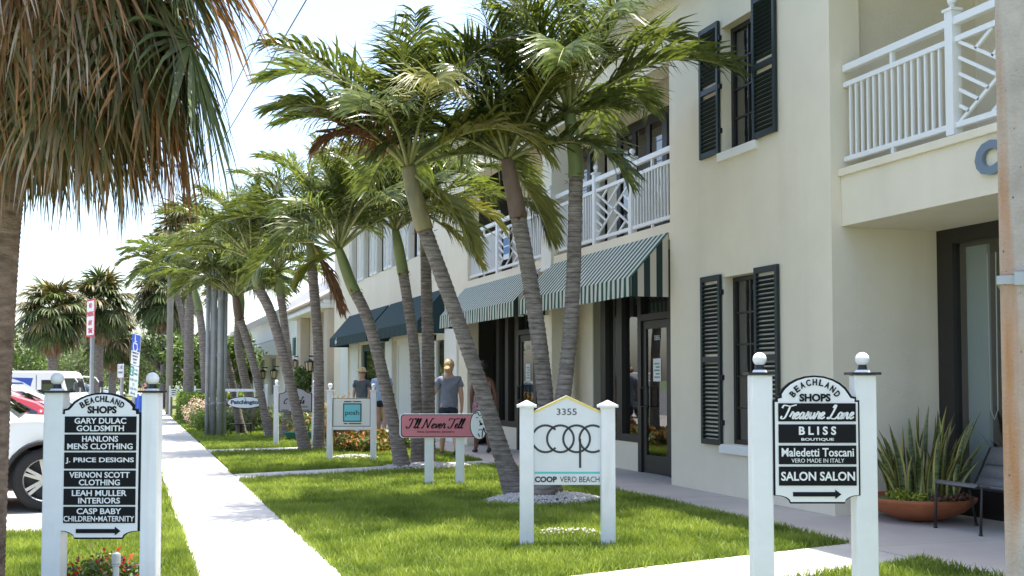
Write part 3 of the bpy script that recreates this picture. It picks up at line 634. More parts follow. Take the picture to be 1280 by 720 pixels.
# ------------------------------------------------------------------ vegetation
G = Vector((0, 0, -1))
def rdir(azc, el):              # azimuth from the picture's right, counter-clockwise seen from above
    a = azc - YAW; return Vector((math.cos(a)*math.cos(el), math.sin(a)*math.cos(el), math.sin(el)))
def frond_mesh(origin, d, length, bend, nl, leaf, rnd, droop=0.30, steps=14, wl=0.034, fold=0.35, wind=Vector((0, 0, 0)), start=0.24):
    """pinnate frond grown under gravity: returns (rachis MB, leaflet V, F)"""
    p = Vector(origin); d = d.normalized(); st = length / steps; pts = [p.copy()]; ds = [d.copy()]
    for i in range(steps):
        t = i / steps
        d = (d + (G + wind) * bend * (0.25 + 1.2*t) / steps).normalized(); p = p + d*st; pts.append(p.copy()); ds.append(d.copy())
    V, Fq = [], []
    for i in range(nl):
        t = start + (1-start) * (i + rnd.random()*.6) / nl
        x = t*steps; k = min(int(x), steps-1); f = x-k
        q = pts[k].lerp(pts[k+1], f); dd = ds[k].lerp(ds[k+1], f).normalized()
        S = dd.cross(Vector((0, 0, 1)))
        if S.length < .05: S = Vector((1, 0, 0))
        S.normalize(); N = S.cross(dd)
        env = min(1, (t-start)/.18 + .55) * (1 - .62*max(0, (t-.55)/.45)**1.4)
        for sgn in (-1, 1):
            L_ = leaf * env * rnd.uniform(.85, 1.12); al = R(rnd.uniform(30, 44) + 22*t)
            ld = (S*sgn*math.cos(al) + dd*math.sin(al) + N*(fold + rnd.uniform(-.28, .28))).normalized()
            ww = wl * rnd.uniform(.8, 1.15) * (.7+.3*env)
            wv = (N*rnd.uniform(.2, 1.1) - dd*rnd.uniform(.3, .9) + S*.1*sgn).normalized(); wv = (wv - ld*wv.dot(ld)).normalized()
            a = q.copy(); n0 = len(V); c = ld.copy(); dr = droop*rnd.uniform(.5, 1.7)
            for j, (wf, fr) in enumerate(((.45, 0), (1, .3), (.85, .34), (.06, .36))):
                a = a + c * L_*fr
                V.append(a + wv*ww*wf/2); V.append(a - wv*ww*wf/2)
                c = (c + (G + wind)*dr*(.5+.6*j)).normalized()
            for j in range(3): Fq.append((n0+2*j, n0+2*j+1, n0+2*j+3, n0+2*j+2))
    mb = MB(); mb.tube(pts, [max(.004, .027*(1-.85*i/steps)) for i in range(len(pts))], 5, sq=.8)
    return mb, V, Fq
def frond(parent, origin, d, length, bend, nl, leaf, rnd, m=None, mr=None, **k):
    off = wloc(parent); mb, V, Fq = frond_mesh(Vector(origin) - off, d, length, bend, nl, leaf, rnd, **k)
    o = link('frond', raw('frond', [tuple(v) for v in V], Fq, m or M_GREEN), parent)
    mb.build('rachis', mr or M_RACH, o, smooth=True)
    return o
def ringed(path, rad, ring=0.06, amp=0.06, n=12, rnd=random):
    pts = crom(path, 10); rr = []
    xs = np.linspace(0, 1, len(path)); tot = sum((pts[i+1]-pts[i]).length for i in range(len(pts)-1))
    m = max(8, int(tot/ring)*2); out, ro = [], []
    for i in range(m+1):
        t = i/m; k = t*(len(pts)-1); a = int(min(k, len(pts)-2)); out.append(pts[a].lerp(pts[a+1], k-a))
        r = float(np.interp(t, xs, rad)); ro.append(r * (1 + (amp if i % 2 else -amp*.4) * rnd.uniform(.5, 1.3)))
    return MB().tube(out, ro, n)
PALMI = [0]
def palm(label, Y, trunk, shaft, n=11, length=2.0, seed=1, leaf=.5, nl=46, shaftm=None, elmax=84, elmin=20, bend=1.65, dY=0.0, extra=(), wl=.036, azlist=None, fdrop=(), wind=.14):
    n = int(n*(1.35 if Y < 20 else 1.75)); nl = int(nl*1.1); leaf *= 1.28; wl *= 1.0; length *= 1.0 if Y < 20 else .98
    rnd = random.Random(seed)
    nT = len(trunk); base = wy(trunk[0][0], trunk[0][1], Y); dep = base.dot(FWD)
    base.z = -0.04
    P = [base] + [wy(x, y, Y + dY*i/(nT-1)) for i, (x, y, w_) in enumerate(trunk)][1:]
    rad = [w_*.44 * dep/F_PX for x, y, w_ in trunk]
    t = thing('palm_tree', label, 'palm tree', base, group='leaning palms along the lawn')
    tr = ringed([p - base for p in P], rad, rnd=rnd).build('trunk', M_TRUNK, t, auto=False, smooth=True)
    S = [P[-1]] + [wy(x, y, Y + dY) for x, y, w_ in shaft]
    srad = [shaft[0][2]*.42*dep/F_PX] + [w_*.40*dep/F_PX for x, y, w_ in shaft]
    sp = crom(S, 5); sr = [float(np.interp(i/(len(sp)-1), np.linspace(0, 1, len(S)), srad)) for i in range(len(sp))]
    MB().tube([p - base for p in sp], sr, 12).build('crownshaft', shaftm or M_SHAFT, t, smooth=True)
    top = S[-1]; up = (S[-1]-S[-2]).normalized(); wv = -RGT*wind
    for i in range(n):
        f = i/max(1, n-1); az = i*2.39996 + rnd.uniform(-.35, .35); el = R(elmax + (elmin-elmax)*f**.85 + rnd.uniform(-8, 8))
        if azlist and i < len(azlist): az, el = R(azlist[i][0]), R(azlist[i][1])
        d = rdir(az, el) + up*.15
        L_ = length * rnd.uniform(.85, 1.1) * (.85 if f < .15 else 1)
        m = M_GREEN if rnd.random() > .1 or f < .6 else M_YGREEN
        frond(t, top - up*.03, d, L_, bend*rnd.uniform(.7, 1.35)*(.6 if f < .1 else 1), nl, leaf, rnd, m, wind=wv, wl=wl, droop=.18 + .2*rnd.random(), fold=.32)
    for az, el, L_, bd, dead in extra:
        frond(t, top - up*.05, rdir(R(az), R(el)), L_, bd, nl, leaf*.8, rnd, M_DEAD if dead else M_YGREEN, mat('rachis_yellow', (.42, .33, .06), .5) if dead else None, droop=.5 if dead else .3, wl=wl)
    # spear leaf
    MB().tube([top - base, top - base + up*.5, top - base + up*1.0 + Vector((.05, 0, 0))], [.03, .022, .004], 6).build('spear_leaf', M_RACH, t, smooth=True)
    # ring of dry sheath scraps where the fronds leave the trunk
    sc = MB(); pb = P[-1] - base
    for k in range(10):
        a = rnd.uniform(0, 6.28); q = Vector((math.cos(a), math.sin(a), 0)); r0 = srad[0]*1.05
        h = rnd.uniform(-.06, .06); sc.add([pb + q*r0 + Vector((0, 0, h)), pb + Vector((math.cos(a+.5), math.sin(a+.5), 0))*r0 + Vector((0, 0, h)), pb + Vector((math.cos(a+.25), math.sin(a+.25), 0))*r0*1.5 + Vector((0, 0, h + rnd.uniform(-.05, .07)))], [(0, 1, 2)])
    sc.build('dry_sheath', M_DEAD, t)['kind'] = 'stuff'
    return t
palm('big palm leaning left with a brown dead frond behind the house shaped sign', 12.7, [(650, 626, 44), (630, 575, 26), (600, 480, 22), (565, 380, 21), (531, 288, 21)], [(524, 265, 27), (516, 235, 26), (510, 208, 21)],
     n=13, length=2.15, seed=3, shaftm=mat('crownshaft_grey_green', (.21, .205, .125), .55, .3, 4, .1, 30, col2=(.27, .22, .10), stretch=(1, 1, .3)), extra=[(205, 62, 1.35, 2.1, True), (188, 50, 1.25, 2.3, True), (330, -35, 1.3, .9, False)], nl=54, leaf=.55)
palm('middle palm with a brown crownshaft rising behind the house shaped sign', 12.55, [(690, 630, 36), (686, 560, 24), (678, 460, 23), (664, 360, 22), (648, 272, 22)], [(644, 250, 27), (638, 222, 25), (634, 198, 17)],
     n=11, length=1.85, seed=5, shaftm=M_SHAFTB, nl=48, extra=[(40, -40, 1.1, 1.0, False)])
palm('tall upright palm with a green crownshaft nearest the house shaped sign', 12.25, [(676, 632, 40), (690, 560, 24), (706, 480, 22), (716, 360, 21), (720, 222, 20)], [(720, 205, 25), (716, 170, 23), (711, 138, 16)],
     n=13, length=2.25, seed=8, nl=56, leaf=.55, elmax=76)
palm('left leaning palm with bright green shaft beside the pink sign', 17.4, [(504, 590, 26), (492, 530, 18), (474, 450, 17), (458, 395, 16), (444, 366, 16)], [(437, 350, 18), (430, 330, 17), (423, 310, 12)],
     n=12, length=2.2, seed=11, nl=48, extra=[(200, -20, .8, 1.2, False)])
palm('slim palm with dark crown between its two neighbours behind the pink sign', 17.7, [(521, 588, 20), (521, 530, 16), (518, 440, 15), (510, 380, 15), (504, 342, 15)], [(502, 330, 18), (498, 308, 17), (494, 286, 11)],
     n=11, length=1.9, seed=13, nl=44)
palm('lichen mottled straight palm directly behind the pink sign post', 18.0, [(534, 588, 24), (535, 520, 20), (535, 430, 18), (533, 360, 16), (532, 316, 15)], [(531, 300, 16), (530, 280, 15), (529, 262, 11)],
     n=11, length=1.9, seed=17, nl=44, extra=[(10, -30, 1.3, .8, False)])
palm('left leaning palm crossing in front of the grey script sign', 22.6, [(382, 566, 20), (370, 510, 15), (353, 440, 14), (338, 390, 14), (324, 362, 14)], [(321, 350, 15), (317, 335, 14), (314, 322, 10)],
     n=11, length=2.1, seed=19, nl=40, leaf=.52)
palm('straight palm with hanging brown frond beside the small turquoise square sign', 22.9, [(398, 564, 18), (399, 520, 15), (398, 440, 14), (394, 380, 14), (390, 335, 14)], [(389, 322, 15), (388, 308, 14), (387, 296, 10)],
     n=11, length=2.1, seed=23, nl=40, leaf=.52, extra=[(330, -55, 1.75, .6, True), (345, -62, 1.6, .5, True)])
palm('slender dark palm rising behind the grey script sign', 27.5, [(354, 549, 16), (359, 520, 12), (362, 465, 11), (356, 410, 11), (351, 370, 11)], [(350, 360, 13), (349, 348, 12), (347, 338, 8)],
     n=10, length=2.0, seed=29, nl=34, leaf=.5, wl=.045)
palm('scarred leaning palm in front of the oval hanging sign', 28.0, [(338, 547, 16), (330, 510, 12), (318, 460, 11), (307, 420, 11), (300, 400, 11)], [(298, 392, 14), (296, 380, 13), (294, 370, 9)],
     n=10, length=2.1, seed=31, nl=34, leaf=.5, wl=.045, shaftm=M_SHAFTB)
palm('left leaning palm whose foot stands behind the oval hanging sign', 29.5, [(303, 544, 15), (296, 510, 11), (287, 465, 11), (276, 420, 10), (268, 390, 10)], [(266, 380, 12), (264, 370, 11), (262, 360, 8)],
     n=10, length=2.1, seed=37, nl=34, leaf=.5, wl=.045)
palm('dark curved palm behind the metal pole cluster and hanging sign', 31.5, [(311, 541, 16), (314, 510, 13), (305, 470, 12), (298, 430, 12), (299, 400, 12)], [(300, 390, 13), (301, 378, 12), (301, 366, 9)],
     n=10, length=2.0, seed=41, nl=32, leaf=.5, wl=.05)
palm('palm left of the metal pole cluster above the clipped hedge', 38.0, [(258, 532, 13), (257, 500, 11), (255, 450, 11), (252, 410, 10), (249, 390, 10)], [(248, 382, 12), (245, 370, 11), (243, 360, 8)],
     n=10, length=2.3, seed=43, nl=32, leaf=.55, wl=.055)
palm('far palm over the sidewalk above the pink flowering shrub', 47.0, [(236, 522, 11), (238, 490, 9), (234, 440, 8), (226, 390, 8), (222, 370, 8)], [(221, 362, 10), (219, 352, 9), (217, 344, 7)],
     n=10, length=2.6, seed=47, nl=30, leaf=.6, wl=.07)

# fan palms
def fan_leaf(parent, origin, d, pet, L_, nseg, rnd, m, hang=.35, spread=2.35, wl=.045, droopp=.35):
    off = wloc(parent); p = Vector(origin) - off; d = d.normalized(); pts = [p.copy()]; k = 6
    for i in range(k):
        d = (d + G*droopp/k*(1+i*.3)).normalized(); p = p + d*pet/k; pts.append(p.copy())
    S = d.cross(Vector((0, 0, 1))); S = S.normalized() if S.length > .05 else Vector((1, 0, 0)); N = S.cross(d)
    V, Fq = [], []
    for i in range(nseg):
        ph = -spread + 2*spread*(i + rnd.uniform(-.25, .25))/(nseg-1); L1 = L_*(1 - .28*abs(ph)/math.pi)*rnd.uniform(.82, 1.1)
        c = (d*math.cos(ph) + S*math.sin(ph) - N*.12*math.cos(ph*.5) + N*rnd.uniform(-.1, .1)).normalized()
        a = p + d*.10*max(0, math.cos(ph)); n0 = len(V)
        wv = N.cross(c); wv = (wv*.85 + N*rnd.uniform(-.7, .7)).normalized(); hg = hang*rnd.uniform(.6, 1.5)
        for j, (wf, fr) in enumerate(((.3, 0), (1, .32), (.8, .26), (.5, .22), (.05, .22))):
            a = a + c*L1*fr
            if j >= 3: a = a + Vector((rnd.uniform(-.02, .02), rnd.uniform(-.02, .02), 0))*L_
            V.append(a + wv*wl*wf/2); V.append(a - wv*wl*wf/2)
            c = (c + G*hg*(.35 + .5*j)).normalized()
        for j in range(4): Fq.append((n0+2*j, n0+2*j+1, n0+2*j+3, n0+2*j+2))
    o = link('fan_leaf', raw('fan_leaf', [tuple(v) for v in V], Fq, m), parent)
    MB().tube(pts, [.022 - .0018*i for i in range(len(pts))], 5, sq=.6).build('petiole', M_RACH if m in (M_FAN, M_FAN2) else M_DEAD, o, smooth=True)
    return o
M_FAN = mat('fan_green', (.055, .08, .018), .6, .35, 3, trans=.25, col2=(.09, .12, .03), objrand=.3)
M_FAN2 = mat('fan_olive', (.10, .105, .03), .5, .35, 3, trans=.25, col2=(.15, .115, .04), objrand=.25)
M_FDEAD = mat('fan_dead_orange', (.24, .115, .045), .75, .35, 4, trans=.25, col2=(.34, .18, .08), objrand=.3)
M_FGREY = mat('fan_dead_grey', (.30, .235, .19), .85, .3, 4, trans=.12, col2=(.40, .33, .28), objrand=.2)
M_TRUNKF = mat('fan_trunk', (.17, .115, .085), .95, .3, 7, .6, 30, col2=(.25, .18, .14), stretch=(1, 1, 3))
fp = thing('fan_palm', 'big fan palm with a shaggy skirt of dead brown leaves at upper left', 'palm tree', at_depth(-34, 7.0))
FB = Vector(fp.location); FB.z = -.05; fp.location = FB
ft = [FB] + [at_depth(px, 7.0) + Vector((0, 0, z)) for px, z in ((-22, 1.2), (-10, 2.4), (12, 3.45), (42, 4.48))]
ringed([p - FB for p in ft], [.21, .165, .155, .16, .17], ring=.03, amp=.018, n=16).build('trunk', M_TRUNKF, fp, smooth=True)
heart = ft[-1]; rnd = random.Random(5)
for i in range(84):                                   # living leaves, upper ones rising, lower ones hanging
    f = i/83; az = i*2.39996; el = R(70 - 112*f + rnd.uniform(-8, 8))
    m = M_FAN if rnd.random() < .62 - .25*f else (M_FAN2 if rnd.random() < .6 else M_FDEAD)
    if math.sin(az) < .25 and f > .12 and rnd.random() < .62: m = rnd.choice([M_FDEAD, M_FDEAD, M_FGREY, M_FAN2])
    fan_leaf(fp, heart - Vector((0, 0, .3*f)), rdir(az, el), rnd.uniform(.72, 1.0), rnd.uniform(.85, 1.05), 62, rnd, m, hang=.12 + .16*f, droopp=.7 + .5*f, wl=.028)
for i in range(46):                                   # dead skirt folded against the trunk
    f = i/45; az = i*2.39996 + .6; el = R(-12 - 50*f + rnd.uniform(-10, 10))
    m = rnd.choice([M_FDEAD, M_FGREY, M_FDEAD, M_FAN2])
    fan_leaf(fp, heart - Vector((.09*f, .0, .25 + .55*f)), rdir(az, el), rnd.uniform(.3, .62)*(1-.35*f), rnd.uniform(.7, .9), 48, rnd, m, hang=.7, spread=1.5, droopp=.9, wl=.026)
for i, (az, el, pt, bl) in enumerate(((-30, -2, 1.05, .95), (-8, -12, 1.15, .95), (12, -5, 1.2, .9), (28, -20, 1.2, .95), (-50, -25, 1.1, .9), (-18, -32, 1.05, 1.0), (5, -38, 1.1, 1.0), (40, -40, 1.1, .95), (-35, -45, .95, 1.0), (18, -15, 1.3, .95), (-5, 2, 1.3, 1.0))):
    fan_leaf(fp, heart - Vector((0, 0, .2)), rdir(R(az), R(el)), pt, bl, 62, rnd, [M_FAN2, M_FDEAD, M_FAN, M_FDEAD][i % 4], hang=.2, droopp=1.0, wl=.028)
for i, (az, el) in enumerate(((-75, 5), (-60, 12), (-95, -5), (-110, 8), (-45, 0), (-80, 20), (-130, -8), (-62, -18))):
    fan_leaf(fp, heart - Vector((0, 0, .1)), rdir(R(az), R(el)), rnd.uniform(.55, .8), rnd.uniform(.95, 1.15), 56, rnd, [M_FDEAD, M_FGREY, M_FDEAD][i % 3], hang=.55, spread=1.7, droopp=.9, wl=.026)
def sabal(label, px, dep, zc, rad, seed, n=64, nseg=26, lean=0, skirt=14, tr=.16):
    rnd = random.Random(seed); b = at_depth(px, dep); b.z = -.2
    t = thing('fan_palm', label, 'palm tree', b, group='fan palms beyond the parked cars')
    h = Vector((lean, 0, zc + .2)); ringed([Vector((0, 0, 0)), h*.5, h], [tr*1.3, tr, tr], ring=.12, amp=.04, n=10).build('trunk', M_TRUNK, t, smooth=True)
    for i in range(n):
        f = i/(n-1); fan_leaf(t, b + h - Vector((0, 0, .2*f)), rdir(i*2.39996, R(80 - 115*f + rnd.uniform(-8, 8))), rad*.55*rnd.uniform(.8, 1.1), rad*.5*rnd.uniform(.85, 1.1), nseg, rnd, M_FAN if rnd.random() > .35 else M_FAN2, hang=.3, wl=.05*rad, droopp=.35)
    for i in range(skirt):
        fan_leaf(t, b + h - Vector((0, 0, .25)), rdir(i*2.39996, R(-45 + rnd.uniform(-15, 15))), rad*.35, rad*.5, 12, rnd, M_FGREY if i % 2 else M_FDEAD, hang=.7, spread=1.4, wl=.06*rad, droopp=.7)
sabal('round headed fan palm beyond the delivery van', 66, 42, 3.9, 1.65, 61)
sabal('taller fan palm right of the no parking sign pole', 124, 47, 4.6, 1.75, 62)
sabal('fan palm half hidden behind the taller fan palm', 141, 54, 3.4, 1.6, 63)
sabal('shaggy fan palm behind the cluster of metal poles', 236, 40, 6.6, 1.7, 64)
sabal('far fan palm with green head over the hedge', 205, 60, 6.0, 2.2, 65)

def leafcloud(blobs, n, size, rnd_seed, shell=.35, flat=.0):
    r = np.random.default_rng(rnd_seed); vol = np.array([b[3]*b[4]*b[5] for b in blobs])**.67; cnt = np.maximum(8, (n*vol/vol.sum()).astype(int))
    V = []
    for b, c in zip(blobs, cnt):
        u = r.normal(size=(c, 3)); u /= np.linalg.norm(u, axis=1)[:, None]
        q = (1 - shell*r.random(c)**1.5)*(1 + .12*np.sin(u[:, 0]*7 + u[:, 2]*5) + r.normal(0, .05, c))
        C = np.array(b[:3]) + u*q[:, None]*np.array(b[3:6])
        nrm = u*.7 + r.normal(size=(c, 3))*.6; nrm /= np.linalg.norm(nrm, axis=1)[:, None]
        t = np.cross(nrm, r.normal(size=(c, 3))); t /= np.linalg.norm(t, axis=1)[:, None]; s2 = np.cross(nrm, t)
        L_ = size*r.uniform(.6, 1.3, c)[:, None]
        V.append(np.stack([C - t*L_*.5, C + s2*L_*.22 - t*L_*.05, C + t*L_*.5 - nrm*L_*.12, C - s2*L_*.22 - t*L_*.05], 1).reshape(-1, 3))
    V = np.concatenate(V); Fq = np.arange(len(V)).reshape(-1, 4); return V, Fq
def tree(label, px, dep, h, crown, seed, n=4200, leaf=.28, m=None, group='trees far down the street', name='street_tree', tr=.16):
    rnd = random.Random(seed); b = at_depth(px, dep); b.z = -.2
    t = thing(name, label, 'tree', b, group=group)
    mb = MB().tube([(0, 0, 0), (.08, 0, h*.4), (-.05, .1, h*.75)], [tr, tr*.75, tr*.35], 8)
    blobs = []
    for i in range(13):
        a = i*2.4; q = rnd.uniform(.25, .85); z = h*.75 + crown*rnd.uniform(-.5, .7); x, y = crown*q*math.cos(a), crown*q*math.sin(a)
        s = crown*rnd.uniform(.28, .5); blobs.append((x, y, z, s, s, s*.8)); mb.tube([(0, 0, h*.45), (x*.5, y*.5, (h*.45+z)*.52), (x, y, z)], [tr*.5, tr*.3, tr*.08], 5)
    mb.build('trunk', M_TRUNK, t, smooth=True)
    V, Fq = leafcloud(blobs, n, leaf, seed, .8); o = link('crown', raw('crown', V, Fq, m or M_LEAF), t); o['kind'] = 'stuff'
    return t
tree('bushy green tree at far left behind the white delivery van', 22, 62, 3.4, 2.6, 71)
tree('pale green tree behind the trunks of the twin fan palms', 95, 75, 3.0, 3.0, 72, m=M_LEAF2)
tree('pale weeping tree beyond the parking disc sign', 186, 78, 4.0, 2.6, 73, m=M_LEAF2, leaf=.34)
tree('green tree rising over the far end of the sidewalk', 205, 62, 4.2, 2.2, 74, m=M_LEAF2)
tree('dense green tree between the far palms behind the hedge', 238, 58, 3.2, 2.0, 75)
tree('green tree behind the metal pole cluster', 282, 52, 3.0, 1.7, 76)
tree('distant green tree in the gap left of the parking signs', 140, 98, 3.2, 3.6, 77, leaf=.4)
tree('low bushy tree at the left frame edge beyond the street', -25, 70, 4.0, 3.6, 78)
tree('distant rounded tree closing the view along the street', 170, 125, 4.2, 3.4, 79, m=M_LEAF2, leaf=.45)
tree('distant dark tree behind the fan palms', 60, 108, 3.6, 4.5, 80, leaf=.45)
tree('round clipped green tree beside the far lanterns', 382, 45, 1.9, .75, 81, n=2200, leaf=.14, tr=.05)
tree('green tree seen between the palm trunks by the white shop', 300, 70, 3.4, 1.8, 82, tr=.1)
# trees across the street, seen in the shop windows
for k, (X_, Y_, h_) in enumerate(((-14, 24, 5.5), (-16, 33, 6.5), (-13, 42, 5.0), (-15, 14, 6.0))):
    t = tree('street tree across the road, %s from the camera' % ('second', 'third', 'farthest', 'nearest')[k], 0, 10, h_, 3.0, 90+k, n=2600, leaf=.4, group='trees across the road', tr=.2)
    t.location = (X_, Y_, -.2)

def shrub(label, loc, blobs, n, leaf, m, seed, name='shrub', cat='shrub', group=None, flowers=()):
    t = thing(name, label, cat, loc, group=group)
    V, Fq = leafcloud(blobs, n, leaf, seed, .7); o = link('foliage', raw('foliage', V, Fq, m), t); o['kind'] = 'stuff'
    st = MB()
    for b in blobs: st.tube([(b[0]*.4, b[1]*.4, -.03), (b[0], b[1], b[2])], .012, 5)
    st.build('stem', M_TRUNK, t)
    for j, (fm, fn, fs) in enumerate(flowers):
        bl = [(b[0], b[1], b[2]+.03, b[3]*1.04, b[4]*1.04, b[5]*1.05) for b in blobs]
        V, Fq = leafcloud(bl, fn, fs, seed+50+j, .12); o = link('blossom', raw('blossom', V, Fq, fm), t); o['kind'] = 'stuff'
    return t
M_HEDGE = mat('hedge_leaf', (.07, .15, .02), .5, .35, 3, trans=.3, col2=(.19, .27, .04))
M_PINK = mat('pink_blossom', (.62, .42, .40), .7, .2, 4, trans=.3); M_RED = mat('red_blossom', (.62, .04, .03), .6, .3, 6, trans=.3)
M_ORG = mat('croton_orange', (.50, .13, .03), .5, .4, 4, trans=.3, col2=(.55, .25, .05)); M_PUR = mat('purple_blossom', (.16, .02, .10), .6, .3, 6)
M_PALE = mat('variegated_leaf', (.34, .40, .22), .5, .3, 4, trans=.3)
# clipped hedge
r = np.random.default_rng(4); n = 16000; hx, hy, hz = 2.3, 9.0, .92
P_ = np.stack([r.uniform(0, hx, n), r.uniform(0, hy, n), r.uniform(0, hz, n)], 1); s_ = r.integers(0, 4, n)
P_[s_ == 0, 2] = hz; P_[s_ == 1, 1] = 0; P_[s_ == 2, 0] = 0; P_ += r.normal(0, .035, P_.shape)
t1 = r.normal(size=(n, 3)); t1 /= np.linalg.norm(t1, axis=1)[:, None]; t2 = np.cross(t1, r.normal(size=(n, 3))); t2 /= np.linalg.norm(t2, axis=1)[:, None]
Vh = np.stack([P_ - t1*.05, P_ + t2*.024, P_ + t1*.05, P_ - t2*.024], 1).reshape(-1, 3)
hd = thing('hedge', 'clipped box hedge running along the right side of the sidewalk', 'hedge', (1.75, 36.5, 0))
o = link('foliage', raw('foliage', Vh, np.arange(len(Vh)).reshape(-1, 4), M_HEDGE), hd); o['kind'] = 'stuff'
MB().box(.08, hx-.08, .08, hy-.08, 0, hz-.08).build('stem', M_LEAF, hd)
shrub('pink flowering shrub in front of the clipped hedge', (2.05, 34.6, 0), [(0, 0, .4, .6, .9, .42), (-.1, -1, .35, .45, .6, .35), (.4, .8, .42, .5, .6, .4)], 2600, .10, M_LEAF, 101, flowers=[(M_PINK, 1700, .085)])
shrub('low green shrub at the sidewalk edge before the pink shrub', (2.0, 32.0, 0), [(0, 0, .28, .45, .7, .32), (.5, -.4, .25, .4, .5, .28)], 2600, .09, M_HEDGE, 102)
shrub('leafy green bed under the oval hanging sign', (3.6, 31.5, 0), [(-.8, 0, .3, .5, .5, .35), (0, .3, .35, .6, .5, .4), (.9, 0, .3, .6, .5, .35), (1.7, .5, .35, .5, .5, .4)], 3600, .11, M_LEAF2, 103, flowers=[(M_PALE, 300, .08)])
shrub('red and orange croton behind the small turquoise square sign', (4.45, 21.7, 0), [(-.45, 0, .16, .38, .35, .20), (.1, .1, .19, .42, .35, .23), (-.1, -.3, .13, .35, .3, .17)], 900, .12, M_LEAF, 104, flowers=[(M_ORG, 260, .11), (M_YGREEN, 300, .12), (M_DEAD, 240, .11)])
shrub('pale variegated shrub right of the small turquoise square sign', (5.2, 22.3, 0), [(0, 0, .25, .36, .3, .28), (.35, .2, .22, .3, .3, .24)], 900, .10, M_LEAF, 105, flowers=[(M_PALE, 500, .09)])
shrub('orange croton and greenery behind the grey script sign', (4.35, 26.4, 0), [(-.5, 0, .32, .45, .4, .36), (.2, .2, .38, .5, .4, .42), (.6, 1.2, .55, .4, .4, .45)], 1500, .12, M_LEAF2, 106, flowers=[(M_ORG, 320, .11), (M_PALE, 200, .09)])
shrub('dark red croton at the foot of the straight palm', (4.15, 23.6, 0), [(0, 0, .28, .3, .3, .3)], 500, .12, M_LEAF, 107, flowers=[(M_DEAD, 300, .12), (M_ORG, 160, .11)])
LSG = at_depth(128, 7.45)
shrub('bed of red and pink flowers under the left directory sign', LSG, [(-.22, .05, .06, .16, .14, .11), (-.02, 0, .09, .16, .14, .13), (.16, .08, .07, .14, .14, .12), (.02, .2, .10, .16, .12, .14)], 1500, .045, M_LEAF, 108, 'flower_bed', 'flowers', flowers=[(M_RED, 120, .05), (M_PINK, 24, .045), (M_PUR, 60, .045)])
shrub('pale leafy plant beside the right post of the left directory sign', at_depth(224, 7.15), [(0, 0, .03, .14, .12, .07)], 260, .05, M_PALE, 109, 'bedding_plant', 'plant')
lmp = thing('garden_light', 'small white garden light among the red flowers', 'garden light', at_depth(149, 7.4))
MB().lathe([(.022, -.03), (.02, .18), (.026, .185), (.03, .24), (.028, .262), (.01, .272)], 14).build('lamp_body', M_WHITE, lmp, auto=True)
MB().lathe([(.031, .196), (.031, .200)], 14).build('seam', M_METAL, lmp)

# bowl planter with snake plants
bp_ = wy(1150, 648, 9.35); bp_.z = 0
pl = thing('planter_bowl', 'wide terracotta bowl planter at the foot of the cream wall', 'planter', bp_)
terr = mat('terracotta', (.36, .115, .045), .75, .15, 5, .1, 60)
MB().lathe([(.10, 0), (.24, .02), (.42, .10), (.53, .20), (.545, .235), (.53, .24), (.51, .235), (.50, .20), (.02, .19)], 36).build('bowl', terr, pl, smooth=True)
MB().lathe([(.50, .205), (.3, .225), (.01, .235)], 24).build('soil', M_SOIL, pl)
M_SNK = mat('snake_leaf', (.035, .06, .025), .4, .6, 14, col2=(.10, .13, .05), stretch=(1, 1, 3)); M_SNE = mat('snake_leaf_edge', (.36, .32, .09), .45, .2, 6)
sp = thing('snake_plant', 'tall variegated snake plants growing in the terracotta bowl', 'plant', bp_ + Vector((0, 0, .22)))
rnd = random.Random(9)
for i in range(58):
    a = rnd.uniform(0, 6.28); q = .38*math.sqrt(rnd.random()); x, y = q*math.cos(a) + .05, q*math.sin(a)*.8
    h = rnd.uniform(.35, .95)*(1 - .25*(x < -.15)); ln = Vector((x*.75 + rnd.uniform(-.12, .12), y*.5 + rnd.uniform(-.1, .1), 0)); tw = rnd.uniform(0, 3.14); W_ = rnd.uniform(.062, .10)
    V, Fs, mi = [], [], []
    for k in range(7):
        t = k/6; c = Vector((x, y, 0)) + ln*t*t*.8 + Vector((0, 0, h*t)); ww = W_*(.75 + .9*t - 1.62*t*t*t)/1.0; ww = max(.002, ww); an = tw + t*rnd.uniform(.2, 1.2)
        dv = Vector((math.cos(an), math.sin(an), 0)); cu = Vector((-dv.y, dv.x, 0))*ww*.35
        V += [c - dv*ww/2 + cu, c - dv*ww*.33 + cu*.5, c, c + dv*ww*.33 + cu*.5, c + dv*ww/2 + cu]
        if k:
            for j in range(4): Fs.append(((k-1)*5+j, (k-1)*5+j+1, k*5+j+1, k*5+j)); mi.append(1 if j in (0, 3) else 0)
    me = bpy.data.meshes.new('leaf'); me.from_pydata([tuple(v) for v in V], [], Fs); me.materials.append(M_SNK); me.materials.append(M_SNE)
    me.polygons.foreach_set('material_index', mi); me.polygons.foreach_set('use_smooth', [True]*len(Fs)); me.update(); link('leaf', me, sp)
shrub('low yellow green succulents at the rim of the terracotta bowl', bp_ + Vector((-.34, -.12, .22)), [(0, 0, .05, .12, .1, .08), (.15, -.12, .03, .12, .06, .05)], 420, .04, mat('succulent', (.30, .33, .04), .5, .3, 8, trans=.2), 110, 'succulent', 'plant')
shrub('brown rosettes at the front of the terracotta bowl', bp_ + Vector((.02, -.34, .22)), [(-.08, 0, .02, .08, .05, .05), (.1, 0, .02, .08, .05, .05), (.25, .06, .02, .08, .05, .05)], 300, .05, mat('rosette', (.20, .10, .07), .6, .3, 8), 111, 'rosette_plant', 'plant')
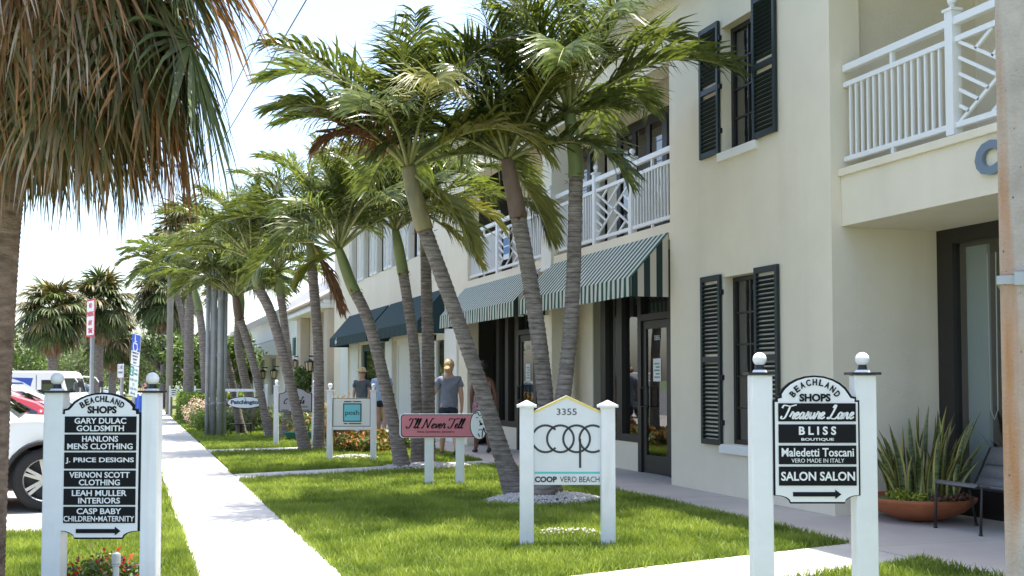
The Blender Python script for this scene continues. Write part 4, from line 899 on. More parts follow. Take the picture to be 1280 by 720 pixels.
# ------------------------------------------------------------------ signs
GL = {'I': (.55, [[(.02, .80), (.12, .98), (.34, .92), (.60, 1.0)], [(.36, .93), (.32, .5), (.22, .08), (.06, .0), (-.06, .10), (.02, .2)]]),
 'T': (.60, [[(-.10, .78), (-.02, .98), (.25, .94), (.45, .92), (.82, 1.02)], [(.42, .93), (.36, .5), (.26, .08), (.10, .0), (.0, .08), (.04, .2)]]),
 'N': (.84, [[(-.08, .10), (.0, 0), (.08, .2), (.20, .98)], [(.20, .98), (.34, .5), (.52, .02)], [(.52, .02), (.60, .5), (.72, .98), (.88, .94)]]),
 'L': (.60, [[(.16, .78), (.22, .98), (.32, .96), (.28, .70), (.20, .35), (.10, .06), (.0, .0), (-.05, .06), (.06, .10), (.28, .01), (.46, .0), (.58, .14)]]),
 'C': (.6, [[(.5, .85), (.35, 1.0), (.12, .75), (.02, .3), (.15, .0), (.4, .08), (.5, .22)]]),
 'l': (.24, [[(-.04, .05), (.10, .35), (.20, .85), (.15, 1.0), (.08, .82), (.06, .2), (.12, 0), (.24, .10)]]),
 "'": (.12, [[(.08, 1.02), (.04, .84)]]), ' ': (.26, []),
 'e': (.31, [[(-.02, .14), (.10, .20), (.22, .36), (.14, .48), (.04, .34), (.04, .12), (.14, 0), (.31, .14)]]),
 'v': (.34, [[(-.02, .36), (.05, .46), (.09, .2), (.14, .01), (.24, .25), (.27, .45), (.36, .40)]]),
 'r': (.32, [[(-.02, .14), (.08, .44), (.10, .52), (.14, .42), (.23, .43), (.21, .15), (.24, .0), (.32, .14)]]),
 'a': (.40, [[(.27, .40), (.16, .47), (.04, .3), (.04, .08), (.13, 0), (.24, .2)], [(.29, .46), (.26, .12), (.31, .0), (.40, .14)]]),
 's': (.30, [[(-.02, .10), (.09, .32), (.13, .52), (.18, .34), (.22, .12), (.12, -.01), (.03, .06)], [(.20, .08), (.30, .14)]]),
 'u': (.42, [[(-.02, .2), (.05, .46), (.04, .12), (.11, 0), (.23, .2)], [(.29, .46), (.27, .1), (.33, 0), (.42, .14)]]),
 'n': (.42, [[(-.02, .16), (.05, .46), (.03, .0)], [(.03, .05), (.14, .40), (.24, .43), (.26, .12), (.32, 0), (.42, .14)]]),
 'i': (.25, [[(-.02, .12), (.08, .45), (.07, .1), (.14, 0), (.26, .12)], [(.13, .62), (.14, .68)]]),
 'd': (.45, [[(.3, .38), (.18, .46), (.05, .25), (.09, 0), (.24, .12), (.36, .6), (.4, 1.0)], [(.35, .55), (.31, .1), (.39, 0), (.47, .12)]])}
def script(body, parent, m, x, z, y, width, height, pen, name='lettering', slant=.28):
    st = []; cx = 0
    for ch in body:
        adv, gs = GL[ch]
        for g in gs: st.append([(cx + p.x + slant*p.y, p.y) for p in crom([Vector((a, b)) for a, b in g], 4)])
        cx += adv
    xs = [p[0] for s in st for p in s]; ys = [p[1] for s in st for p in s]; x0, x1, y0, y1 = min(xs), max(xs), min(ys), max(ys)
    st = [[((p[0]-(x0+x1)/2)*width/(x1-x0), (p[1]-(y0+y1)/2)*height/(y1-y0)) for p in s] for s in st]
    o = ribbon(st, pen, m, name, parent, 0); o.location = (x, y, z); return o
M_INK = mat('sign_black', (.010, .011, .014), .65, spec=.15); M_SIGN = mat('sign_white', (.78, .80, .83), .35, .02, 5); M_GREYW = mat('sign_off_white', (.70, .73, .76), .4, .03, 5)
class Sgn:
    """a sign in a plane facing the camera; picture measures, turned to metres by its distance"""
    def __init__(s, name, label, px0, dep, base_y=None, group=None, rz=-YAW):
        s.d = dep; s.s = dep/F_PX; s.x0 = px0; s.by = base_y or 475 + EYE*F_PX/dep
        s.o = thing(name, label, 'sign', at_depth(px0, dep), rz, group)
    def X(s, px): return (px - s.x0)*s.s
    def Z(s, py): return (s.by - py)*s.s
    def txt(s, body, px, py, w, h, m, y, bold=.0, parent=None, **k): return text(body, parent or s.o, m, s.X(px), s.Z(py), y, .1, width=w*s.s, height=h*s.s, bold=bold, **k)
    def rect(s, name, a, b, c, d, y0, y1, m, parent=None, bevel=0.0): return MB().box(s.X(a), s.X(b), y0, y1, s.Z(d), s.Z(c)).build(name, m, parent or s.o, bevel=bevel)
    def post(s, a, b, top, m=M_WHITE, ground=-.05, name='post'):
        h = (s.X(b)-s.X(a))/2; c = (s.X(a)+s.X(b))/2
        return MB().box(c-h, c+h, -h, h, ground, s.Z(top)).build(name, m, s.o, bevel=.006)
def directory(label, px0, dep, posts, top, ball_r, ball_y, panel, rows, lines, arrow, arc):
    s = Sgn('directory_sign', label, px0, dep, group='black and white directory signs')
    for a, b in posts:
        p = s.post(a, b, top); c = (s.X(a)+s.X(b))/2; h = (s.X(b)-s.X(a))/2; zt = s.Z(top); r = ball_r*s.s
        MB().box(c-h*1.35, c+h*1.35, -h*1.35, h*1.35, zt, zt+.012).build('cap_plate', M_BLACK, p)
        zb = s.Z(ball_y)
        MB().lathe([(h*.72, zt+.012), (h*.62, zt+.022), (h*.60, zt+.024)], 20, (c, 0, 0)).build('base_ring', M_WHITE, p)
        MB().lathe([(r*.7, zt+.024), (r*.55, zb-r*.75)], 20, (c, 0, 0)).build('neck', M_BLACK, p)
        MB().ball((c, 0, zb), r, 16).build('ball', M_WHITE, p, smooth=True)
    l, r_, sh, ac, at, bc, b0, b1_, bt = panel      # left right shoulder arch-centre arch-top bottom-corner bottom-left bottom-right bottom
    def outline(k):                                  # k shrinks the outline in pixels
        P = [(l+k, bc-k*.3), (l+k, sh+k)]
        P += [(l+k+4, sh+k), (l+k+4, sh-4+k), (l+k+9, sh-5+k)]
        n = 12; aw = (r_-l)/2 - 9 - k
        P += [(ac - aw*math.cos(math.pi*i/n*1.0), sh - 5 + k - (sh-5-at)*(math.sin(math.pi*i/n)**1.25)) for i in range(1, n)]
        P += [(r_-k-9, sh-5+k), (r_-k-4, sh-4+k), (r_-k-4, sh+k), (r_-k, sh+k), (r_-k, bc-k*.3)]
        P += [(r_-k - (r_-b1_-k)*math.sin(t), bc-k*.3 + (bt-k-bc+k*.3)*(1-math.cos(t))) for t in (.4, .8, 1.2)]
        P += [(b1_, bt-k), (b0, bt-k)]
        P += [(l+k + (b0-l-k)*math.sin(t), bc-k*.3 + (bt-k-bc+k*.3)*(1-math.cos(t))) for t in (1.2, .8, .4)]
        return [(s.X(x), s.Z(y)) for x, y in P]
    ff = -.055
    pn = MB().prism(outline(0), ff, ff+.022).build('panel', M_INK, s.o)
    MB().prism(outline(2.2), ff-.003, ff+.003).build('panel_face', M_SIGN, pn)
    for (y0, y1), tl in zip(rows, lines):
        rx0, rx1 = l+6.2, r_-5
        bd = s.rect('name_board', rx0, rx1, y0, y1, ff-.008, ff-.002, M_INK, bevel=.001)
        h = y1-y0; cx = (rx0+rx1)/2
        for body, fy, fw, fh, kind in tl:
            if kind == 's': script(body, bd, M_SIGN, s.X(cx), s.Z(y0+h*fy), ff-.0115, (rx1-rx0)*fw*s.s, h*fh*s.s, h*.078*s.s)
            else: s.txt(body, cx, y0+h*fy, (rx1-rx0)*fw, h*fh, M_SIGN, ff-.0105, bold=kind, parent=bd)
    cx = (l+r_)/2 if False else ac
    s.txt('SHOPS', cx, sh-3.2, (r_-l)*.36, (r_-l)*.092, M_INK, ff-.0055, bold=.004, parent=pn)
    word = 'BEACHLAND'; R0 = (r_-l)*arc[0]; cz = at + (r_-l)*.078 + R0
    for i, ch in enumerate(word):
        a = R(-arc[1] + 2*arc[1]*i/(len(word)-1)); o = link('lettering', text_mesh(ch, .1, M_INK, height=(r_-l)*.075*s.s, width=(r_-l)*.052*s.s, bold=.003), pn)
        o.location = (s.X(cx + R0*math.sin(a)), ff-.0055, s.Z(cz - R0*math.cos(a))); o.rotation_euler = (0, a*.85, 0)
    ax0, ax1, ay = arrow; u = (r_-l)*.03
    MB().prism([(s.X(x), s.Z(y)) for x, y in [(ax0, ay-u*.85), (ax1-u*2.3, ay-u*.85), (ax1-u*2.3, ay-u*1.75), (ax1, ay), (ax1-u*2.3, ay+u*1.75), (ax1-u*2.3, ay+u*.85), (ax0, ay+u*.85)]], ff-.0065, ff-.002).build('arrow', M_INK, pn)
    MB().box(s.X(posts[0][1])-.002, s.X(l)+.004, ff+.003, -.02, s.Z(bc-20), s.Z(bc-20)+.03).build('bracket', M_BLACK, s.o)
    return s
B_ = .0018
directory('left directory sign on ball topped posts listing six shops, red flowers beneath', 72, 7.1, [(60.5, 84), (181, 201.5)], 490.5, 8.0, 473.5,
    (81, 180.8, 515, 133, 490.5, 661, 101, 160, 670.8), [(520, 540), (542.2, 562.2), (564.3, 584.3), (586.5, 606.5), (608.8, 628.8), (631, 651)],
    [[('GARY DULAC', .27, .72, .36, B_), ('GOLDSMITH', .73, .66, .36, B_)], [('HANLONS', .27, .50, .36, B_), ('MENS CLOTHING', .73, .91, .36, B_)], [('J. PRICE DESIGNS', .5, .95, .38, B_)],
     [('VERNON SCOTT', .27, .84, .36, B_), ('CLOTHING', .73, .57, .36, B_)], [('LEAH MULLER', .27, .76, .36, B_), ('INTERIORS', .73, .58, .36, B_)], [('CASP BABY', .27, .62, .36, B_), ('CHILDREN•MATERNITY', .73, .98, .34, .001)]], (103, 158, 660.8), (.44, 34))
directory('right directory sign on ball topped posts with four name boards beside the path', 949, 5.47, [(936.5, 962.5), (1064.5, 1091)], 468.5, 8.6, 449,
    (962.3, 1069, 500, 1014, 469.3, 617, 983, 1049.5, 627), [(503.7, 526), (529.6, 552.4), (555.7, 578.6), (581.6, 604.8)],
    [[('Treasure Lane', .47, .94, .78, 's')], [('B L I S S', .34, .48, .46, .003), ('BOUTIQUE', .82, .42, .17, .002)], [('Maledetti Toscani', .36, .93, .46, .0015), ('VERO MADE IN ITALY', .80, .68, .22, 0)], [('SALON SALON', .5, .95, .48, .0022)]], (985.6, 1045, 615.4), (.31, 56))

# house shaped sign
s = Sgn('shop_sign', 'house shaped white sign numbered 3355 with interlocking rings between two posts', 658, 9.55)
for a, b in ((649.5, 667), (750.5, 768)):
    p = s.post(a, b, 509); c = (s.X(a)+s.X(b))/2; h = (s.X(b)-s.X(a))/2; z = s.Z(509)
    MB().box(c-h*1.42, c+h*1.42, -h*1.42, h*1.42, z, z+.022).add([(c-h*1.3, -h*1.3, z+.022), (c+h*1.3, -h*1.3, z+.022), (c+h*1.3, h*1.3, z+.022), (c-h*1.3, h*1.3, z+.022), (c, 0, z+.062)], [(0, 1, 4), (1, 2, 4), (2, 3, 4), (3, 0, 4), (3, 2, 1, 0)]).build('post_cap', M_WHITE, p)
pn = MB().prism([(s.X(x), s.Z(y)) for x, y in [(666, 605), (751, 605), (751, 514), (708, 494), (666, 514)]], -.02, .02).build('panel', M_GREYW, s.o)
yel = mat('sign_yellow', (.75, .60, .14), .5); M_CH = mat('sign_charcoal', (.035, .04, .045), .5); M_TEAL = mat('sign_teal', (.10, .52, .54), .5)
for a, b in (((667, 514.2), (708, 495)), ((708, 495), (750, 514.2))): MB().bar((s.X(a[0]), -.0225, s.Z(a[1]+1)), (s.X(b[0]), -.0225, s.Z(b[1]+1)), .004, 2.6*s.s, up=(0, 0, 1)).build('edge_stripe', yel, pn)
s.txt('3355', 708, 514.5, 25, 8, M_CH, -.022, parent=pn)
rw = 2.7*s.s
for cx, a0, a1 in ((681.7, 42, 318), (700.2, -180, 180), (720.3, -180, 180), (740.5, -180, 180)):
    arc = [(s.X(cx + 16.6*math.cos(R(a))), s.Z(548 - 16.6*math.sin(R(a)))) for a in np.linspace(a0, a1, 46)]
    arc = [q for q in arc if s.X(666.8) < q[0] < s.X(750.3)]
    # ribbon pen with even width
    mb = MB()
    for q0, q1 in zip(arc, arc[1:]):
        if (Vector(q0)-Vector(q1)).length < .05: mb.bar((q0[0], -.0215, q0[1]), (q1[0], -.0215, q1[1]), .004, rw, up=(0, 0, 1) if abs(q1[0]-q0[0]) > abs(q1[1]-q0[1]) else (1, 0, 0))
    mb.build('ring', M_CH, pn)
MB().box(s.X(723.2), s.X(726), -.0235, -.019, s.Z(584), s.Z(548)).build('letter_stem', M_CH, pn)
MB().box(s.X(668), s.X(749), -.0225, -.019, s.Z(591.2), s.Z(588.8)).build('teal_line', M_TEAL, pn)
s.txt('COOP', 682, 598.2, 27.5, 7.4, M_CH, -.022, bold=.0045, parent=pn); s.txt('VERO BEACH', 724, 598.2, 49, 7.0, M_CH, -.022, parent=pn)

# pink jewellery sign
s = Sgn('shop_sign', 'low pink sign with black script and an oval face on two short posts', 537, 15.0)
for a, b in ((531.5, 542), (570, 580.5)): s.post(a, b, 540)
def rrect(a, b, c, d, r): return [(s.X(cx + r*math.cos(R(t0 + q))), s.Z(cy + r*math.sin(R(t0 + q)))) for cx, cy, t0 in ((b-r, d-r, 0), (a+r, d-r, 90), (a+r, c+r, 180), (b-r, c+r, 270)) for q in (0, 30, 60, 90)]
pn = MB().prism(rrect(500.5, 598, 517, 546.5, 5), -.10, -.05).build('panel', M_SIGN, s.o)
MB().prism(rrect(502.3, 598, 517.4, 545.8, 4.5), -.104, -.099).build('border', M_INK, pn)
MB().prism(rrect(503.3, 597.6, 518.4, 544.8, 4), -.107, -.103).build('face_board', mat('sign_pink', (.62, .20, .24), .5, .05, 6), pn)
script("I'll Never Tell", pn, M_INK, s.X(545.5), s.Z(528.5), -.111, 73*s.s, 12.5*s.s, 1.1*s.s)
s.txt('Fine Synthetic Jewelry', 546, 539.2, 46, 3.4, M_INK, -.109, parent=pn)
def ell(cx, cy, a, b, n=28): return [(s.X(cx + a*math.cos(6.2832*i/n)), s.Z(cy + b*math.sin(6.2832*i/n))) for i in range(n)]
ov = MB().prism(ell(599.5, 530.5, 11.6, 18.4), -.115, -.045).build('oval', M_INK, s.o)
MB().prism(ell(599.5, 530.5, 10.7, 17.4), -.118, -.114).build('oval_face', M_SIGN, ov)
fs = [[(594, 517), (597, 515), (600, 519), (604, 516)], [(595.5, 522), (598, 521)], [(602, 521.5), (604.5, 521)], [(600, 525), (601, 530), (599.5, 531)], [(598.5, 537), (601, 536), (603, 537)], [(603, 546), (603.5, 540), (605, 534), (606, 538), (607.5, 541), (606, 545)], [(598, 541), (600, 545)]]
ribbon([[(q.x, q.y) for q in crom([Vector((s.X(x), s.Z(y))) for x, y in g], 4)] for g in fs], 1.0*s.s, M_INK, 'line_drawing', ov, -.121)
MB().prism(ell(602.0, 529.5, 1.7, 1.5, 12), -.121, -.117).build('lips', M_INK, ov)

# small turquoise square sign
s = Sgn('shop_sign', 'small cream sign with a turquoise square between two ball topped posts', 413, 19.6)
def ball_posts(s, posts, top, m=M_WHITE):
    for a, b in posts:
        p = s.post(a, b, top, m); c = (s.X(a)+s.X(b))/2; h = (s.X(b)-s.X(a))/2; z = s.Z(top)
        MB().box(c-h*1.3, c+h*1.3, -h*1.3, h*1.3, z, z+.02).lathe([(h*.5, z+.02), (h*.4, z+.06)], 12, (c, 0, 0)).build('post_cap', m, p)
        MB().ball((c, 0, z+.06+h*.8), h*.85, 12).build('ball', m, p, smooth=True)
ball_posts(s, ((409.5, 416.5), (463.8, 470.6)), 489)
pn = s.rect('panel', 416.5, 463.8, 497.5, 533, -.02, .02, mat('sign_cream', (.78, .77, .72), .5)); s.rect('rail', 416.5, 463.8, 533.2, 537, -.03, .03, M_WHITE)
for a, b, c, d in ((416.6, 463.7, 497.6, 498.3), (416.6, 463.7, 532.2, 532.9), (416.6, 417.3, 498.3, 532.2), (463, 463.7, 498.3, 532.2)): s.rect('border', a, b, c, d, -.023, -.019, M_INK, pn)
s.rect('square_frame', 429.5, 452.5, 504, 527, -.025, -.019, mat('posh_frame', (.02, .10, .11), .5), pn); s.rect('square', 431, 451, 505.6, 525.6, -.028, -.024, mat('posh_blue', (.18, .58, .66), .5), pn)
s.txt('posh', 441, 516.5, 17, 8, M_INK, -.030, parent=pn);
for a, b, y in ((430.5, 440, 502), (441.5, 452, 502), (430.5, 435, 529.3), (436.5, 452, 529.3)): s.rect('small_print', a, b, y-.6, y+.6, -.023, -.019, M_INK, pn)

# grey script sign
s = Sgn('shop_sign', 'grey arched sign with black script half hidden by a leaning palm trunk', 346, 24.2)
ball_posts(s, ((343.2, 348.8), (390.5, 395.5)), 483)
oc = [(349.5, 515), (391, 515), (391, 491.5), (386, 490.5), (380, 486.5), (374, 484.6), (370, 484), (366, 484.8), (360, 487.5), (355, 491), (349.5, 492)]
pn = MB().prism([(s.X(x), s.Z(y)) for x, y in oc], -.05, -.01).build('panel', M_INK, s.o)
MB().prism([(s.X(370 + (x-370)*.95), s.Z(500.5 + (y-500.5)*.93)) for x, y in oc], -.054, -.049).build('panel_face', mat('sign_grey', (.36, .35, .37), .5), pn)
script('C', pn, M_INK, s.X(358.5), s.Z(501.5), -.058, 4.5*s.s, 6.5*s.s, .9*s.s); script("rid's", pn, M_INK, s.X(375.5), s.Z(500), -.058, 12*s.s, 9*s.s, .9*s.s)
s.txt('OF VERO', 379, 508.3, 15, 2.3, M_INK, -.056, parent=pn)
for a, b in ((353, 362), (375, 388)): s.rect('small_print', a, b, 512, 513, -.057, -.053, M_INK, pn)
MB().box(s.X(366), s.X(374), -.04, -.02, s.Z(484.2), s.Z(482.5)).ball((s.X(370), -.03, s.Z(482.6)), 1.2*s.s, 8).build('finial', M_INK, s.o)

# oval hanging sign
s = Sgn('hanging_sign', 'oval white sign with blue lettering hanging from a white post arm', 334, 27.5)
s.post(331.5, 335.5, 479.5); s.rect('arm', 283, 331.5, 486, 489.4, -.06, .06, M_WHITE)
for px in (297, 319): s.rect('hanger', px-.7, px+.7, 489.4, 496.5, -.015, .015, M_WHITE)
def ell(cx, cy, a, b, n=28): return [(s.X(cx + a*math.cos(6.2832*i/n)), s.Z(cy + b*math.sin(6.2832*i/n))) for i in range(n)]
ov = MB().prism(ell(307.5, 503, 23, 7.6), -.03, .03).build('oval', M_INK, s.o); MB().prism(ell(307.5, 503, 22, 6.8), -.034, -.029).build('oval_face', M_SIGN, ov)
s.txt('Patchington', 308.5, 503.2, 38, 6.4, mat('sign_blue_ink', (.03, .10, .16), .5), -.036, bold=.006, parent=ov)
MB().prism(ell(307.5, 498.6, 1, 1.5, 8), -.037, -.033).build('drop_mark', M_TEAL, ov)
# two far low signs behind the hedge
for lab, px0, dep, a, b, tx in (('far white sign with grey print left of the thick palm trunk', 224, 44, 214, 222.5, None), ('far white sign between the hedge and the metal pole cluster', 244, 42, 245.5, 256, None)):
    s = Sgn('shop_sign', lab, px0, dep); s.post(px0-.9, px0+.9, 482 if px0 < 230 else 482.5)
    if px0 < 230: s.post(212, 213.8, 482)
    pn = s.rect('panel', a, b, 486, 496, -.03, .03, M_GREYW)
    for k in range(3): s.rect('print', a+1.5, b-1.5-k*.8, 487.6+k*2.6, 488.7+k*2.6, -.034, -.029, M_CH, pn)

# roadside signs
def road_sign(name, label, px, dep, pole_top_y, lean, boards, rz, rp=.03):
    b = at_depth(px, dep); b.z = 0; t = thing(name, label, 'sign', b, rz); t.rotation_euler = (0, lean, rz)
    k = dep/F_PX; zt = EYE + (475 - pole_top_y)*k
    MB().box(-rp, rp, -.012, .012, -.1, zt).box(-.012, .012, .012, .03, -.1, zt).build('pole', M_METAL, t)
    return t, k, lambda y: EYE + (475 - y)*k
def board(t, z0, z1, w_, m, y=-.02):
    r = .02; P = [(cx + r*math.cos(R(a)), cz + r*math.sin(R(a))) for cx, cz, a0 in ((w_/2-r, z1-r, 0), (-w_/2+r, z1-r, 90), (-w_/2+r, z0+r, 180), (w_/2-r, z0+r, 270)) for a in (a0, a0+45, a0+90)]
    return MB().prism(P, y, y+.004).build('board', m, t)
M_SRED = mat('sign_red', (.55, .03, .05), .4); M_SGRN = mat('sign_green', (.02, .28, .20), .4); M_SBLU = mat('sign_blue', (.02, .09, .50), .4)
t, k, Zf = road_sign('parking_sign', 'red lettered no parking any time sign on a metal pole', 114.5, 13.6, 374, 0, None, -YAW + R(-52))
bd = board(t, Zf(421), Zf(374), .31, M_SRED); MB().box(-.135, .135, -.0225, -.0195, Zf(418.8), Zf(376.2)).build('board_face', M_SIGN, bd)
for body, y, w_ in (('NO', 382, .11), ('PARKING', 392.5, .24), ('ANY', 403.5, .15), ('TIME', 413.5, .17)): text(body, bd, M_SRED, 0, Zf(y), -.0235, .1, width=w_, height=.062, bold=.002)
t, k, Zf = road_sign('parking_sign', 'leaning blue disabled parking sign above a green two hour board', 163, 15.6, 417, R(7.5), None, -YAW + R(-50))
bd = board(t, Zf(455.5), Zf(417), .30, M_SIGN); MB().box(-.148, .148, -.0225, -.0195, Zf(438), Zf(417.6)).build('blue_field', M_SBLU, bd)
wc = [[(-.03, .085), (-.02, .03), (-.015, .0), (.05, -.005), (.075, -.075), (.1, -.07)], [(-.02, .03), (.04, .03)], [(.045 + .075*math.cos(a) - .05, -.045 + .062*math.sin(a)) for a in np.linspace(2.0, 6.1, 16)]]
o = ribbon([[(a, b + 0) for a, b in g] for g in wc], .02, M_SIGN, 'wheelchair_symbol', bd, -.0255); o.location = (0, 0, Zf(428.5))
MB().ball((-.032, -.024, Zf(428.5)+.10), .014, 8, (1, .12, 1)).build('symbol_head', M_SIGN, bd)
for i, body in enumerate(('PARKING BY', 'DISABLED', 'PERMIT', 'ONLY')): text(body, bd, M_CH, 0, Zf(440.5 + i*4), -.021, .1, width=.05 + .018*len(body), height=.026)
bd = board(t, Zf(494), Zf(456.5), .30, M_SIGN); MB().box(-.145, -.02, -.0225, -.0195, Zf(469.5), Zf(457.5)).build('green_field', M_SGRN, bd)
text('2', bd, M_SIGN, -.082, Zf(463.5), -.0235, .1, height=.095, width=.06, bold=.004)
text('HR', bd, M_SGRN, .065, Zf(461), -.021, .1, height=.03); text('PARKING', bd, M_SGRN, .065, Zf(466), -.021, .1, height=.03, width=.13)
for body, y in (('8:00 AM', 474), ('TO', 479.5), ('6:00 PM', 485)): text(body, bd, M_SGRN, 0, Zf(y), -.021, .1, height=.038, width=.035*len(body))
MB().prism([(a, Zf(490.8) + b) for a, b in ((-.09, 0), (-.05, .022), (-.05, .009), (.05, .009), (.05, .022), (.09, 0), (.05, -.022), (.05, -.009), (-.05, -.009), (-.05, -.022))], -.0225, -.0195).build('arrow', M_SGRN, bd)
MB().lathe([(.05, -.05), (.05, Zf(492)), (.03, Zf(490.5))], 12, (.05, .06, 0)).build('blue_post', M_SBLU, t)
t, k, Zf = road_sign('parking_sign', 'small green and white parking board behind the leaning disabled sign', 152.5, 18.5, 455, 0, None, -YAW + R(-50))
bd = board(t, Zf(472), Zf(455), .27, M_SIGN); text('2 HR', bd, M_SGRN, 0, Zf(459), -.021, .1, height=.06, width=.2); text('PARKING', bd, M_SGRN, 0, Zf(465.5), -.021, .1, height=.035, width=.2)
# little notice hanging on the second balcony
nb = thing('balcony_notice', 'blue and white notice hanging on the farther balcony lattice', 'notice', (6.90, 20.6, 3.75))
MB().box(-.006, .006, -.17, .17, 0, .64).build('board', M_SIGN, nb)
nbb = mat('notice_blue', (.10, .22, .42), .5)
for z0, z1 in ((.10, .24), (.27, .42)): MB().box(-.009, -.005, -.165, .165, z0, z1).build('blue_band', nbb, nb)

# ------------------------------------------------------------------ poles and wires
M_CPOLE = mat('concrete_pole', (.40, .35, .31), .95, .12, 6, .5, 90, col2=(.46, .41, .37), detail=8)
n = M_CPOLE.node_tree; b = n.nodes['Principled BSDF']; src = b.inputs['Base Color'].links[0].from_socket
tc = n.nodes.new('ShaderNodeTexCoord'); mp = n.nodes.new('ShaderNodeMapping'); mp.inputs['Scale'].default_value = (9, 9, .7); n.links.new(tc.outputs['Object'], mp.inputs[0])
tx = n.nodes.new('ShaderNodeTexNoise'); tx.inputs['Scale'].default_value = 1.0; tx.inputs['Detail'].default_value = 6; n.links.new(mp.outputs[0], tx.inputs[0])
rp = n.nodes.new('ShaderNodeValToRGB'); rp.color_ramp.elements[0].position = .56; rp.color_ramp.elements[1].position = .72; n.links.new(tx.outputs[0], rp.inputs[0])
mx = n.nodes.new('ShaderNodeMix'); mx.data_type = 'RGBA'; n.links.new(rp.outputs[0], mx.inputs[0]); n.links.new(src, mx.inputs[6]); mx.inputs[7].default_value = (.40, .20, .09, 1); n.links.new(mx.outputs[2], b.inputs['Base Color'])
cp = thing('utility_pole', 'weathered concrete utility pole with rust stains at the right edge', 'pole', at_depth(1318, 4.0), -YAW - R(25.8))
MB().box(-.168, .17, -.17, .17, -.3, 9.2).build('shaft', M_CPOLE, cp, bevel=.012)
MB().box(-.178, .18, -.18, .18, 1.735, 1.765).build('band', M_METAL, cp); MB().box(-.12, -.02, -.195, -.18, 1.73, 1.775).build('clasp', M_METAL, cp)
rs = random.Random(2); pit = MB()
for i in range(150):
    x, z, r_ = rs.uniform(-.155, .16), rs.uniform(.2, 3.6), rs.uniform(.001, .0035); pit.ball((x, -.1705, z), r_, 6, (1, .4, 1.2))
pit.build('pit', mat('pit_dark', (.12, .10, .09), .9), cp)['kind'] = 'stuff'
pc = thing('metal_pole', 'cluster of four grey metal service poles beside the sidewalk hedge', 'pole', at_depth(272, 28.0))
for i, (px, wd, h) in enumerate(((259.5, 5.0, 4.6), (267, 8.5, 5.6), (275.5, 7.5, 5.2), (281.5, 5.5, 4.4))):
    x = (px-272)*.02; p = MB().tube([(x*RGT.x, x*RGT.y + .08*(i % 2), -.1), (x*RGT.x, x*RGT.y + .08*(i % 2), h)], wd*.01, 14).build('pole', M_METAL, pc, smooth=True)
    for z in (.8, 2.0, 3.4): MB().lathe([(wd*.0112, z), (wd*.0112, z+.05)], 14, (x*RGT.x, x*RGT.y + .08*(i % 2), 0)).build('strap', M_METAL, p)
gp = thing('utility_pole', 'tall grey utility pole standing at the far sidewalk edge', 'pole', at_depth(212, 46))
MB().tube([(0, 0, -.2), (0, 0, 5), (0, 0, 11.5)], [.14, .125, .10], 12).build('shaft', mat('grey_pole', (.33, .31, .28), .9, .1, 3), gp, smooth=True)
MB().box(-.9, .9, -.05, .05, 10.2, 10.32).build('cross_arm', M_METAL, gp)
for x in (-.8, 0, .8): MB().lathe([(.05, 10.32), (.06, 10.4), (.03, 10.5)], 8, (x, 0, 0)).build('insulator', M_GREYW, gp)
ft_ = thing('utility_pole', 'farther thin utility pole beside the tall grey one', 'pole', at_depth(196, 85))
MB().tube([(0, 0, -.2), (0, 0, 10)], [.14, .1], 10).build('shaft', MATS['grey_pole'], ft_, smooth=True); MB().box(-.8, .8, -.05, .05, 9, 9.1).build('cross_arm', M_METAL, ft_)
for lab, X_, z_ in (('upper overhead wire crossing the open sky', 2.75, 7.65), ('lower overhead wire crossing the open sky', 3.0, 7.05)):
    pts = [(X_ + (1.6-X_)*(y+2)/48, y, z_ + .9*(y+2)/48 - .25*math.sin(math.pi*(y+2)/48)) for y in range(-2, 47, 3)]
    tag(MB().tube(pts, .011, 5).build('overhead_wire', M_BLACK, smooth=True), lab, 'wire', 'overhead wires')
# green planter box and low wire stand on the lawn
gb = thing('planter_box', 'low green planter box on the lawn behind the grey script sign', 'planter', at_depth(376, 26.0))
MB().add([(-.30, -.12, .06), (.30, -.12, .06), (.30, .12, .06), (-.30, .12, .06), (-.36, -.16, .20), (.36, -.16, .20), (.36, .16, .20), (-.36, .16, .20)], [(0, 3, 2, 1), (4, 5, 6, 7), (0, 1, 5, 4), (1, 2, 6, 5), (2, 3, 7, 6), (3, 0, 4, 7)]).build('box', mat('planter_green', (.03, .16, .13), .6), gb)
MB().box(-.28, -.24, -.1, .1, -.02, .06).box(.24, .28, -.1, .1, -.02, .06).build('foot', M_BLACK, gb)
st = thing('plant_stand', 'thin black metal stand on the grass under the oval hanging sign', 'stand', at_depth(302, 28.6))
MB().box(-.27, .27, -.12, .12, .27, .29).build('top', M_BLACK, st)
for x in (-.25, .25):
    for y in (-.1, .1): MB().box(x-.01, x+.01, y-.01, y+.01, -.03, .27).build('leg', M_BLACK, st)
ds = MB().box(-.03, .03, -.02, .02, .05, .27).build('bracket', M_BLACK, st)

